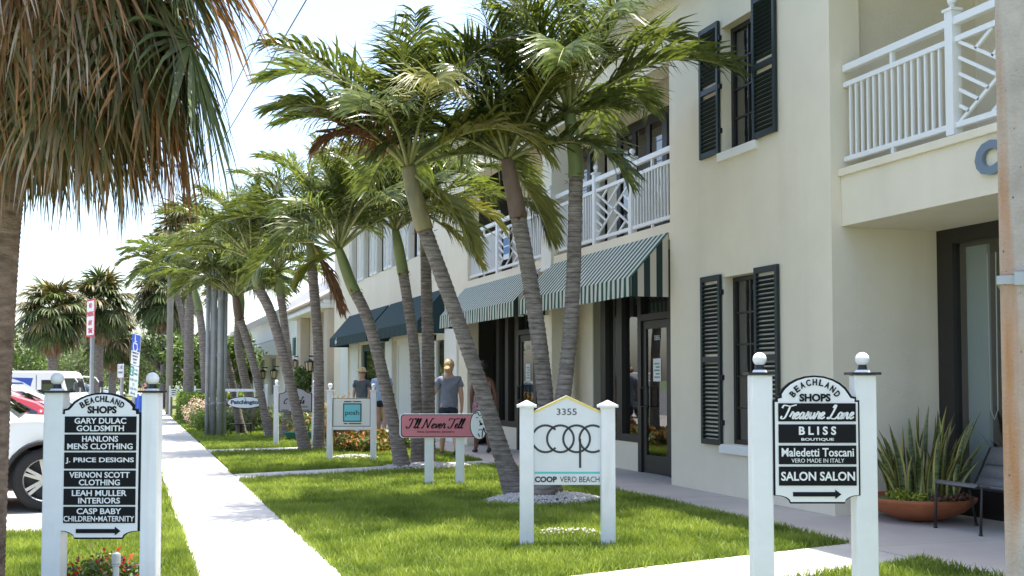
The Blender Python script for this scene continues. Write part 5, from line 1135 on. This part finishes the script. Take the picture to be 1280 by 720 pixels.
# sling chair beside the bowl
ch = thing('lounge_chair', 'low metal lounge chair with a grey sling seat beside the planter', 'chair', (7.24, 8.52, 0))
MF = mat('chair_frame', (.05, .045, .042), .5, metal=.5); SLG = mat('sling_mesh', (.15, .145, .145), .7, .15, 60)
for y in (-.30, .30):
    MB().tube([(0, y, .01), (.02, y, .43), (.44, y, .36), (.66, y, .74)], .013, 8).build('side_rail', MF, ch, smooth=True)
    MB().tube([(.40, y, .365), (.48, y, .01)], .012, 8).build('leg', MF, ch, smooth=True)
    for x in (0, .48): MB().lathe([(.012, 0), (.02, .004), (.016, .02), (.012, .024)], 10, (x, y, 0)).build('foot', MF, ch, smooth=True)
MB().tube([(.02, -.30, .43), (.02, .30, .43)], .012, 8).build('front_bar', MF, ch); MB().tube([(.66, -.30, .74), (.66, .30, .74)], .012, 8).build('top_bar', MF, ch)
sl = MB(); prof = [(-.03, .425), (.02, .45), (.14, .43), (.28, .40), (.38, .385), (.44, .395), (.50, .47), (.57, .59), (.66, .75)]
for (x0, z0), (x1, z1) in zip(prof, prof[1:]): sl.add([(x0, -.27, z0), (x0, .27, z0), (x1, .27, z1), (x1, -.27, z1)], [(0, 1, 2, 3)])
o = sl.build('sling', SLG, ch, smooth=True); md = o.modifiers.new('thick', 'SOLIDIFY'); md.thickness = .012
# ------------------------------------------------------------------ vehicles
M_TYRE = mat('tyre_rubber', (.018, .018, .018), .85); M_RIM = mat('rim_silver', (.55, .56, .57), .25, metal=.9); M_CGL = glass('car_glass', (.10, .12, .12), .10)
M_PLAST = mat('black_plastic', (.025, .025, .027), .6); M_LAMP = mat('lamp_clear', (.75, .77, .80), .1); M_LAMPR = mat('lamp_red', (.45, .02, .02), .2); M_CINT = mat('car_interior', (.06, .06, .06), .9)
def paint(name, c): return mat(name, c, .3, coat=1.0, spec=.5)
def wheel_meshes(R_, spokes):
    n = 32; ty = MB(); w_ = .11
    prof = [(.62, -.75), (.68, -.98), (.86, -1.0), (.97, -.8), (1, -.5), (1, .5), (.97, .8), (.86, 1), (.68, .98), (.62, .75)]
    vs = []
    for rr, yy in prof:
        for k in range(n): a = 6.28318*k/n; vs.append((rr*R_*math.cos(a), yy*w_, rr*R_*math.sin(a)))
    m = len(prof); ty.add(vs, [(i*n+k, i*n+(k+1) % n, (i+1)*n+(k+1) % n, (i+1)*n+k) for i in range(m-1) for k in range(n)])
    rm = MB(); vs = []
    rp = [(.70, -.92), (.67, -.95), (.64, -.85), (.62, -.3), (.62, .7)]
    for rr, yy in rp:
        for k in range(n): a = 6.28318*k/n; vs.append((rr*R_*math.cos(a), yy*w_, rr*R_*math.sin(a)))
    rm.add(vs, [(i*n+k, i*n+(k+1) % n, (i+1)*n+(k+1) % n, (i+1)*n+k) for i in range(len(rp)-1) for k in range(n)])
    for i in range(spokes):
        a = 6.28318*i/spokes
        for da in (-.13, .13): rm.bar((.12*R_*math.cos(a+da*2), -.72*w_, .12*R_*math.sin(a+da*2)), (.65*R_*math.cos(a+da), -.80*w_, .65*R_*math.sin(a+da)), .10*R_, .02, up=(0, 1, 0))
    rm.tube([(0, -.85*w_, 0), (0, -.4*w_, 0)], .16*R_, 14)
    dk = MB().tube([(0, -.1*w_, 0), (0, .2*w_, 0)], .62*R_, 24)
    return ty.mesh('tyre', M_TYRE, True), rm.mesh('rim', M_RIM), dk.mesh('hub', M_PLAST)
WHL = {}
def car(label, loc, rz, pm, L_=4.6, W_=1.8, H_=1.45, belt=.93, hood=.90, Rw=.32, xf=1.42, xr=-1.35, gh=(1.0, .15, -1.25, -2.05), trunk=.95, cat='car', name='parked_car', group='cars parked nose in to the sidewalk', clad=False, spokes=6, detail=True):
    t = thing(name, label, cat, loc, rz, group)
    xs = sorted(set(list(np.linspace(-L_/2, L_/2, 46)) + [x0 + Rw*1.17*math.cos(a) for x0 in (xf, xr) for a in np.linspace(0, math.pi, 13)]))
    zl = .24 if not clad else .30
    def ztop(x): return float(np.interp(x, [-L_/2, -L_/2+.12, gh[3], gh[0], gh[0]+.25, L_/2-.35, L_/2-.08, L_/2], [trunk-.25, trunk-.03, belt+.02, belt, hood+.01, hood-.10, hood-.22, hood-.36]))
    def zbot(x):
        z = zl + .10*max(0, (abs(x)-L_/2+.5)/.5)
        for x0 in (xf, xr):
            q = (Rw*1.17)**2 - (x-x0)**2
            if q > 0: z = max(z, Rw + math.sqrt(q) - .0)
        return z
    def hw(x): e = abs(x)/(L_/2); return W_/2*(1 - .03*e**2 - .16*max(0, (e-.72)/.28)**2.2)
    fr = [0, .10, .3, .55, .78, .92, 1.0]; wf = lambda f, z: (1 if .4 < z < .75 else .985)*(1 - .03*max(0, (.45-z)/.45)) * (1 - (.015 if f > .7 else 0) - (.06 if f > .95 else 0))
    V, Fq = [], []; k = 2*len(fr) + 1
    for x in xs:
        zb, zt, h = zbot(x), ztop(x), hw(x); ring = []
        for f in fr: z = zb + (zt-zb)*f; ring.append((x, -h*wf(f, z), z))
        ring.append((x, 0, zt + .035)); ring += [(x, -y, z) for _, y, z in ring[-2::-1]]
        V += ring
    for i in range(len(xs)-1):
        for j in range(k-1): Fq.append((i*k+j, (i+1)*k+j, (i+1)*k+j+1, i*k+j+1))
        Fq.append((i*k+k-1, (i+1)*k+k-1, (i+1)*k, i*k))
    mb = MB().add(V, Fq); mb.f += [tuple(range(k)), tuple(range(len(V)-1, len(V)-k-1, -1))]
    body = mb.build('body', pm, t, auto=True)
    # cabin
    a, b, c, d = gh; wb, wt = W_/2*.93, W_/2*.72; zb = belt - .02; zr = H_
    def cp(x, z, s_): f = (z-zb)/(zr-zb); return Vector((x, s_*(wb + (wt-wb)*f), z))
    cab = MB(); pr = [(a, zb), ((a+b)/2+.03, (zb+zr)/2+.04), (b, zr-.03), (b-.35, zr), (c+.35, zr), (c, zr-.04), ((c+d)/2-.04, (zb+zr)/2+.03), (d, zb)]
    n = len(pr); vs = [cp(x, z, -1) for x, z in pr] + [cp(x, z, 1) for x, z in pr] + [Vector((x, 0, z + (.03 if z > zr-.1 else .0))) + Vector((.06 if i < 2 else -.06 if i > n-3 else 0, 0, 0)) for i, (x, z) in enumerate(pr)]
    fs = [tuple(range(n)), tuple(range(2*n-1, n-1, -1))]
    for i in range(n-1): fs += [(i, 2*n+i, 2*n+i+1, i+1), (2*n+i, n+i, n+i+1, 2*n+i+1)]
    cab.add(vs, fs); cb = cab.build('cabin', pm, t, bevel=.025); 
    def quad(p, name, m, par): return MB().add(p, [tuple(range(len(p)))]).build(name, m, par)
    zw0, zw1 = zb + .06, zr - .10
    fx = lambda x0, x1, z: x0 + (x1-x0)*(z-zb)/(zr-zb)
    for s_ in (-1, 1):
        e = Vector((0, s_*.012, 0)); F0, F1, B0, B1 = fx(a, b, zw0)-.16, fx(a, b, zw1)-.12, fx(d, c, zw0)+.18, fx(d, c, zw1)+.14
        mid = (a+c)/2 - .12
        quad([cp(F0, zw0, s_)+e, cp(F1, zw1, s_)+e, cp(mid+.05, zw1, s_)+e, cp(mid+.05, zw0, s_)+e], 'window', M_CGL, t)
        if B0 < mid - .9 and clad:
            m2 = mid - .85; quad([cp(mid-.05, zw0, s_)+e, cp(mid-.05, zw1, s_)+e, cp(m2+.05, zw1, s_)+e, cp(m2+.05, zw0, s_)+e], 'window', M_CGL, t)
            quad([cp(m2-.05, zw0, s_)+e, cp(m2-.05, zw1, s_)+e, cp(B1, zw1, s_)+e, cp(B0, zw0, s_)+e], 'window', M_CGL, t)
        else: quad([cp(mid-.05, zw0, s_)+e, cp(mid-.05, zw1, s_)+e, cp(B1, zw1, s_)+e, cp(B0, zw0, s_)+e], 'window', M_CGL, t)
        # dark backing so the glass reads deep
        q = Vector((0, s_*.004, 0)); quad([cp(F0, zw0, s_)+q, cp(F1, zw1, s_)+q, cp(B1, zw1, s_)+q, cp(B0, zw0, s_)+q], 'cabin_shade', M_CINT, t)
        if detail:
            y = s_*(W_/2 + .0); mx_ = a - .35
            MB().ball((mx_, s_*(wb+.16), belt+.07), .1, 10, (.55, 1.0, .75)).build('mirror', pm, t, smooth=True); MB().box(mx_-.03, mx_+.03, s_*(wb-.03) if s_ > 0 else s_*(wb+.08), s_*(wb+.08) if s_ > 0 else s_*(wb-.03), belt-.02, belt+.04).build('mirror_arm', M_PLAST, t)
            for xx in (mid + .25, mid - .75): MB().box(xx-.1, xx+.1, min(s_*(W_/2*.975), s_*(W_/2*1.012)), max(s_*(W_/2*.975), s_*(W_/2*1.012)), belt-.17, belt-.135).build('handle', pm, t, bevel=.008)
            for xx in (a-.12, mid, mid-.95): MB().bar((xx, s_*W_/2*.992, zl+.12), (xx-.04, s_*W_/2*.965, belt-.03), .006, .008, up=(0, 1, 0)).build('door_seam', M_PLAST, t)
    for (x0, x1, nm) in ((a, b, 'windshield'), (d, c, 'rear_window')):
        e = Vector((.075 if nm == 'windshield' else -.075, 0, .02))
        X0, X1 = fx(x0, x1, zw0), fx(x0, x1, zw1)
        quad([cp(X0, zw0, -1)*1 + e + Vector((0, .09, 0)), cp(X0, zw0, 1) + e + Vector((0, -.09, 0)), cp(X1, zw1, 1) + e + Vector((0, -.07, 0)), cp(X1, zw1, -1) + e + Vector((0, .07, 0))], nm, M_CGL, t)
    for s_ in (-1, 1):
        MB().ball((L_/2-.16, s_*W_*.36, hood-.22), .13, 10, (.9, 1.3, .55)).build('headlight', M_LAMP, t, smooth=True); MB().ball((-L_/2+.1, s_*W_*.38, trunk-.18), .12, 10, (.6, 1.0, .8)).build('taillight', M_LAMPR, t, smooth=True)
    MB().box(L_/2-.14, L_/2+.03, -W_*.36, W_*.36, zl+.06, zl+.24).box(-L_/2-.03, -L_/2+.14, -W_*.38, W_*.38, zl+.06, zl+.24).build('bumper', M_PLAST if clad else pm, t, bevel=.03)
    if clad:
        for s_ in (-1, 1):
            MB().box(xr+Rw*1.2, xf-Rw*1.2, s_*W_/2*.99-.02, s_*W_/2*.99+.02, zl-.03, zl+.15).build('sill', M_PLAST, t, bevel=.01)
            for x0 in (xf, xr):
                arc = [(x0 + Rw*1.20*math.cos(q), s_*W_/2*.985, Rw + Rw*1.20*math.sin(q)) for q in np.linspace(.0, math.pi, 15)]; MB().tube(arc, .028, 6).build('arch_trim', M_PLAST, t, smooth=True)
            MB().tube([(xr+Rw*1.4, s_*(W_/2+.06), zl+.0), (xf-Rw*1.4, s_*(W_/2+.06), zl+.0)], .03, 8).build('running_board', M_RIM, t)
    key = (Rw, spokes)
    if key not in WHL: WHL[key] = wheel_meshes(Rw, spokes)
    ty, rm, hb = WHL[key]
    for x0 in (xf, xr):
        for s_ in (-1, 1):
            w_ = link('wheel', ty, t, loc=(x0, s_*(W_/2 - .12), Rw), rot=(0, R(17*x0), 0 if s_ < 0 else math.pi)); w_.name = 'wheel'
            link('rim', rm, w_); link('hub', hb, w_)
    MB().box(-L_/2+.3, L_/2-.3, -W_/2*.72, W_/2*.72, zl-.04, Rw*1.9).build('underbody', M_PLAST, t)
    return t
WHT = paint('white_car_paint', (.78, .78, .76)); REDP = paint('red_car_paint', (.42, .03, .04)); SILV = paint('silver_car_paint', (.42, .43, .44)); BLK = paint('black_car_paint', (.02, .022, .025)); BLU = paint('blue_car_paint', (.05, .09, .16))
PZ = -.136
car('white sport utility vehicle parked behind the left directory sign', (-2.37, 15.13, PZ), 0, WHT, 4.83, 1.91, 1.67, 1.08, 1.06, .37, 1.45, -1.36, (1.16, .30, -1.80, -2.28), 1.08, cat='car', clad=True, spokes=6)
sed = dict(gh=(1.0, .15, -1.2, -1.95))
car('red sedan parked between the white utility vehicle and a white car', (-2.25, 18.0, PZ), 0, REDP, H_=1.42, belt=.98, hood=.95, gh=(1.42, .5, -1.1, -1.9))
car('white sedan parked just beyond the red sedan', (-2.2, 20.8, PZ), 0, WHT, H_=1.45, belt=.97, hood=.94, gh=(1.42, .45, -1.1, -1.9))
cols = [SILV, BLK, WHT, BLK, SILV, BLU, WHT, BLK, SILV, WHT, BLK]; nms = ['silver', 'black', 'white', 'black', 'silver', 'blue', 'white', 'black', 'silver', 'white', 'black']
ordw = ['first', 'second', 'third', 'fourth', 'fifth', 'sixth', 'seventh', 'eighth', 'ninth', 'tenth', 'eleventh']
for i in range(11):
    Y_ = 50.5 + 2.9*i
    car('%s car in the far parking row, %s past the fan palms' % (nms[i], ordw[i]), (-2.9 + random.uniform(-.2, .2), Y_, PZ), 0, cols[i], H_=1.42, detail=False, **sed)
# delivery van
vb = at_depth(118, 38.5); vb.z = PZ
vn = thing('delivery_van', 'boxy white delivery van with a blue flash behind the parked cars', 'van', vb, -YAW)
prof = [(-4.4, .45), (-4.4, 1.72), (-4.25, 1.84), (-.95, 1.84), (-.80, 1.78), (-.72, 1.62), (-.58, 1.12), (-.50, 1.02), (-.06, .92), (.0, .80), (.0, .40), (-.3, .40)]
MB().prism(prof, -.92, .92).build('body', WHT, vn, bevel=.06)
MB().prism([(-1.38, 1.02), (-1.38, 1.50), (-1.06, 1.50), (-1.03, 1.02)], -.932, -.925).build('window', M_CGL, vn)
MB().prism([(-1.42, .98), (-1.42, 1.54), (-1.02, 1.54), (-.99, .98)], -.9245, -.9215).build('window_frame', M_PLAST, vn)
MB().add([(-.70, -.80, 1.60), (-.56, -.80, 1.12), (-.56, .80, 1.12), (-.70, .80, 1.60)], [(0, 1, 2, 3)]).build('windshield', M_CGL, vn)
MB().prism([(-2.50, 1.62), (-1.70, 1.60), (-1.78, 1.32), (-2.0, 1.45)], -.928, -.9225).build('blue_flash', mat('van_blue', (.03, .08, .38), .4), vn); MB().prism([(-2.60, 1.46), (-2.06, 1.45), (-2.0, 1.40), (-2.60, 1.40)], -.928, -.9225).build('blue_flash', MATS['van_blue'], vn)
MB().box(-1.60, -1.58, -.928, -.9225, .5, 1.7).build('door_seam', M_PLAST, vn)
for y in (-.95, .95): MB().tube([(-.75, y*.98, 1.66), (-.30, y, 1.62), (-.10, y, 1.35), (-.12, y*.97, .98)], .02, 6).build('mirror_arm', WHT, vn); MB().box(-.16, -.04, y-.08, y+.08, 1.28, 1.52).build('mirror', M_PLAST, vn, bevel=.02)
ty, rm, hb = WHL[(.32, 6)]
for x in (-.75, -3.5):
    for s_ in (-1, 1): w_ = link('wheel', ty, vn, loc=(x, s_*.82, .32), rot=(0, 0, 0 if s_ < 0 else math.pi)); link('rim', rm, w_); link('hub', hb, w_)
for y in (-.7, .7): MB().ball((-.02, y, .70), .1, 10, (.4, 1, 1)).build('headlight', M_LAMP, vn, smooth=True)

# ------------------------------------------------------------------ people
def skin(name, V, E, rad, m, parent, sub=2, root=0):
    me = bpy.data.meshes.new('tmp'); me.from_pydata([tuple(v) for v in V], E, []); o = bpy.data.objects.new('tmp', me); COL.objects.link(o)
    md = o.modifiers.new('skin', 'SKIN'); md.use_smooth_shade = True
    sv = me.skin_vertices[0].data if me.skin_vertices else None
    if sv is None:
        bm = bmesh.new(); bm.from_mesh(me); bm.verts.layers.skin.verify(); bm.to_mesh(me); bm.free(); sv = me.skin_vertices[0].data
    for i, r_ in enumerate(rad): sv[i].radius = tuple(q*1.16 for q in r_) if hasattr(r_, '__len__') else (r_*1.16, r_*1.16); sv[i].use_root = (i == root)
    s2 = o.modifiers.new('sub', 'SUBSURF'); s2.levels = sub; s2.render_levels = sub
    dg = bpy.context.evaluated_depsgraph_get(); out = bpy.data.meshes.new_from_object(o.evaluated_get(dg)); bpy.data.objects.remove(o); bpy.data.meshes.remove(me)
    out.name = name; out.materials.clear(); out.materials.append(m); out.polygons.foreach_set('use_smooth', [True]*len(out.polygons))
    return link(name, out, parent)
class Fig:
    def __init__(s): s.V, s.E, s.r, s.n = [], [], [], {}
    def j(s, k, p, r_, par=None):
        s.n[k] = len(s.V); s.V.append(Vector(p)); s.r.append(r_)
        if par is not None: s.E.append((s.n[par], s.n[k]))
def person(label, loc, rz, H, skinm, top, bottom, shoe, hairm, female=True, step=.20, armL=(-.04, .06), armR=(.02, -.02), dress=False, hairkind='bun', sleeve=True, hat=None, bag=None, shorts=.55):
    """figure faces local +y; heights are for a 1.70 m person and scaled"""
    k = H/1.70; t = thing('person', label, 'person', loc, rz); f = Fig(); sw_ = .165 if female else .19; hp = .085
    J = f.j
    J('pel', (0, 0, .93), (.135, .095)); J('waist', (0, .005, 1.07), (.115, .085), 'pel'); J('chest', (0, .0, 1.25), (.135, .095), 'waist'); J('up', (0, -.005, 1.37), (.10, .075), 'chest')
    J('neck', (0, 0, 1.455), .05, 'up'); J('jaw', (0, .015, 1.53), (.062, .07), 'neck'); J('head', (0, .008, 1.605), (.072, .088), 'jaw'); J('crown', (0, -.005, 1.665), (.05, .06), 'head')
    J('nose', (0, .105, 1.575), .012, 'head')
    for sd_ in (-1, 1): J('ear%d' % sd_, (sd_*.078, -.005, 1.58), .014, 'head')
    arms = {-1: armL, 1: armR}
    for sd_ in (-1, 1):
        ox, oy = arms[sd_]; S = str(sd_)
        J('sh'+S, (sd_*sw_, -.005, 1.355), .052, 'up'); J('el'+S, (sd_*(sw_+.055+ox*.4), -.02+oy*.4, 1.10), .040, 'sh'+S); J('wr'+S, (sd_*(sw_+.07+ox), .02+oy, .875), .026, 'el'+S)
        hx, hy = sd_*(sw_+.07+ox), .03+oy; J('pa'+S, (hx, hy, .815), (.024, .034), 'wr'+S)
        for q in range(4): J('f%d' % q+S, (hx - sd_*.004, hy - .024 + .017*q, .765), .0095, 'pa'+S); J('g%d' % q+S, (hx - sd_*.016, hy - .022 + .017*q, .725 + .008*abs(q-1.5)), .008, 'f%d' % q+S)
        J('t1'+S, (hx - sd_*.008, hy+.045, .80), .010, 'pa'+S); J('t2'+S, (hx - sd_*.014, hy+.055, .765), .0085, 't1'+S)
        fw = step*(1 if sd_ < 0 else -1); back = fw < 0
        J('hip'+S, (sd_*hp, 0, .87), .085, 'pel'); J('kn'+S, (sd_*(hp+.005), fw*.55 + (.06 if back else .05), .49), .055, 'hip'+S)
        J('cf'+S, (sd_*(hp+.005), fw*.80 + (.0 if back else -.01), .33), .052, 'kn'+S); az = .13 if back else .085
        J('an'+S, (sd_*(hp+.005), fw*1.15 - (.05 if back else 0), az), .034, 'cf'+S); J('ft'+S, (sd_*(hp+.01), fw*1.15 + .07 - (.03 if back else 0), .035 if not back else .05), (.036, .026), 'an'+S); J('toe'+S, (sd_*(hp+.015), fw*1.15 + .15 - (.04 if back else 0), .022), (.032, .016), 'ft'+S)
    body = skin('body', [v*k for v in f.V], f.E, [tuple(q*k for q in r_) if hasattr(r_, '__len__') else r_*k for r_ in f.r], skinm, t)
    P = {a: f.V[i]*k for a, i in f.n.items()}; RR = {a: f.r[i] for a, i in f.n.items()}
    def cloth(name, chain, m):
        V, E, rd, ix = [], [], [], {}
        for key, par, pos, r_ in chain:
            ix[key] = len(V); V.append(pos); rd.append(tuple(q*k for q in r_) if hasattr(r_, '__len__') else r_*k)
            if par: E.append((ix[par], ix[key]))
        o = skin(name, V, E, rd, m, t)
        if name in ('shirt', 'skirt', 'dress'):
            me = o.data; q = np.empty(len(me.vertices)*3, np.float32); me.vertices.foreach_get('co', q); q = q.reshape(-1, 3); nn = np.empty(len(me.vertices)*3, np.float32); me.vertices.foreach_get('normal', nn); nn = nn.reshape(-1, 3)
            ph = len(label); q += nn*(.007*np.sin(q[:, :1]*38 + q[:, 2:]*16 + ph) + .006*np.sin(q[:, 2:]*30 - q[:, :1]*21 + 2*q[:, 1:2]*17))
            me.vertices.foreach_set('co', q.ravel()); me.update()
        return o
    c = [('0', None, P['pel'] + Vector((0, 0, -.10*k)), (.165, .125)), ('a', '0', P['pel'] + Vector((0, 0, -.02*k)), (.160, .118)), ('w', 'a', P['waist'], (.142, .108)), ('c', 'w', P['chest'], (.160, .118)), ('u', 'c', P['up'] + Vector((0, 0, .005)), (.125, .092)), ('n', 'u', P['neck'] + Vector((0, 0, -.055*k)), .068)]
    if sleeve:
        for S in ('-1', '1'): c += [('s'+S, 'u', P['sh'+S], .072), ('e'+S, 's'+S, P['sh'+S].lerp(P['el'+S], .62), .064)]
    else:
        for S in ('-1', '1'): c += [('s'+S, 'u', P['sh'+S]*.75 + P['up']*.25 + Vector((0, 0, .01)), .05)]
    cloth('dress' if dress else 'shirt', c, top)
    if dress:
        cloth('skirt', [('a', None, P['waist'] + Vector((0, 0, -.03)), (.15, .115)), ('b', 'a', P['pel'] + Vector((0, 0, -.05)), (.185, .14)), ('c', 'b', Vector((0, 0, .66))*k, (.20, .16)), ('d', 'c', Vector((0, .0, .50))*k, (.21, .17))], top)
    else:
        c = [('a', None, P['pel'] + Vector((0, 0, .03)), (.150, .110)), ('b', 'a', P['pel'] + Vector((0, 0, -.03)), (.158, .115))]
        for S in ('-1', '1'): c += [('h'+S, 'b', P['hip'+S], .100), ('k'+S, 'h'+S, P['hip'+S].lerp(P['kn'+S], shorts), .088)]
        cloth('shorts', c, bottom)
    for S in ('-1', '1'):
        a, b, d = P['an'+S], P['ft'+S], P['toe'+S]
        cloth('shoe', [('a', None, a + Vector((0, -.03, -.045))*k, (.040, .030)), ('b', 'a', b + Vector((0, 0, -.004)), (.044, .030)), ('c', 'b', d, (.038, .022))], shoe)
    hd_ = P['head']; hm = MB(); rr_ = random.Random(len(label))
    hm.ball(hd_ + Vector((0, -.022, .022))*k, .102*k, 16, (.92, 1.05, 1.05)); 
    if hairkind == 'bun': hm.ball(hd_ + Vector((-.05, -.125, -.06))*k, .06*k, 12); hm.ball(hd_ + Vector((0, -.06, -.03))*k, .075*k, 12, (1.0, .8, 1.1))
    elif hairkind == 'long': hm.ball(hd_ + Vector((0, -.06, -.08))*k, .10*k, 12, (.85, .55, 1.4))
    else: hm.ball(hd_ + Vector((0, -.05, -.02))*k, .078*k, 12, (1, .8, 1))
    hm.v = [tuple(Vector(v) + Vector((rr_.uniform(-1, 1), rr_.uniform(-1, 1), rr_.uniform(-1, 1)))*.009) for v in hm.v]
    # leave the face free
    hm.v = [(x, min(y, .045*k + .6*max(0, z - hd_.z - .03*k)), z) for x, y, z in hm.v]
    hm.build('hair', hairm, t, smooth=True)
    em = mat('eye_dark', (.02, .015, .012), .3)
    for sd_ in (-1, 1): MB().ball((sd_*.030*k, .088*k + .008, (1.598)*k), .009*k, 8, (1.3, .6, .8)).build('eye', em, t)
    MB().ball((0, .083*k, 1.535*k), .02*k, 8, (1.1, .5, .3)).build('mouth', mat('lips', (.42, .17, .14), .5), t)
    if hat:
        MB().lathe([(.17*k, 1.635*k), (.172*k, 1.643*k), (.105*k, 1.66*k), (.095*k, 1.73*k), (.07*k, 1.755*k), (.01, 1.76*k)], 20, (0, 0, 0)).build('hat', hat, t, smooth=True)
    if bag:
        bg_ = MB().box(.0, .10, -.14, .14, 0, .26).build('shoulder_bag', bag, t, bevel=.03); bg_.location = (.20*k, -.03, .80*k)
        MB().tube([(.22*k, -.12, 1.05*k), (.10*k, -.13, 1.3*k), (-.10*k, -.06, 1.46*k), (-.13*k, .05, 1.42*k)], .010, 6).build('strap', bag, t)
    return t
SK1 = mat('skin_light', (.55, .32, .23), .55, .06, 9); SK2 = mat('skin_brown', (.20, .095, .06), .5, .08, 9)
GREYT = mat('grey_blue_tshirt', (.20, .215, .28), .85, .10, 14, .2, 80); NAVS = mat('navy_cloth', (.018, .026, .05), .85, .15, 12); HAIRB = mat('hair_blond', (.42, .24, .10), .55, .55, 45, .9, 60, col2=(.62, .42, .22)); HAIRK = mat('hair_black', (.015, .012, .012), .45, .2, 30, .4, 60)
FLOR = mat('floral_dress', (.05, .03, .05), .8, .2, 26, col2=(.55, .34, .38), detail=2); BLUS = mat('light_blue_shirt', (.32, .42, .62), .8, .06, 12); KHAK = mat('khaki_cloth', (.42, .38, .33), .85, .1, 12)
SHOE = mat('grey_sandal', (.10, .085, .075), .7); SHOEB = mat('black_shoe', (.02, .02, .02), .5); HAIRBR = mat('hair_brown', (.10, .055, .03), .5, .3, 30); STRAW = mat('straw', (.50, .38, .20), .8, .2, 40)
p = gnd(561, 569); person('woman with blond bun, grey T-shirt and navy shorts walking away beside the pink sign', p, R(-6), 1.76, SK1, GREYT, NAVS, SHOE, HAIRB, step=.17, armL=(.15, .08), armR=(.0, -.04))
p = gnd(603, 566); person('woman with dark hair in a floral dress walking away behind the leaning palm', p, R(-4), 1.74, SK2, FLOR, FLOR, SHOEB, HAIRK, step=.13, dress=True, sleeve=False, hairkind='short')
p = gnd(477, 545); person('man in a light blue shirt and navy shorts at the teal framed shop window', p, R(-30), 1.74, SK1, BLUS, NAVS, SHOEB, HAIRBR, female=False, step=.05, hairkind='short', bag=SHOEB)
p = gnd(334+117*.9, 541); p = at_depth(336.5 + 120*.97, 29.5); person('person in a straw hat and grey shirt on the walkway beyond the grey script sign', p, R(150), 1.68, SK1, mat('slate_shirt', (.10, .12, .14), .85, .15, 14), KHAK, SHOE, HAIRBR, step=.15, hairkind='short', hat=STRAW)
PINKT = mat('pink_top', (.62, .33, .34), .8); WHTT = mat('white_top', (.75, .74, .72), .8)
for i, (px, dep, tp, fc, lb) in enumerate(((183, 88, PINKT, 175, 'distant pedestrian in a pink top on the sidewalk'), (190, 94, WHTT, 185, 'distant pedestrian in a white top on the sidewalk'), (177.5, 104, GREYT, 5, 'distant pedestrian in a grey top far along the sidewalk'))):
    person(lb, at_depth(px, dep), R(fc), 1.7, SK1, tp, NAVS, SHOE, HAIRBR, hairkind='short', step=.12)
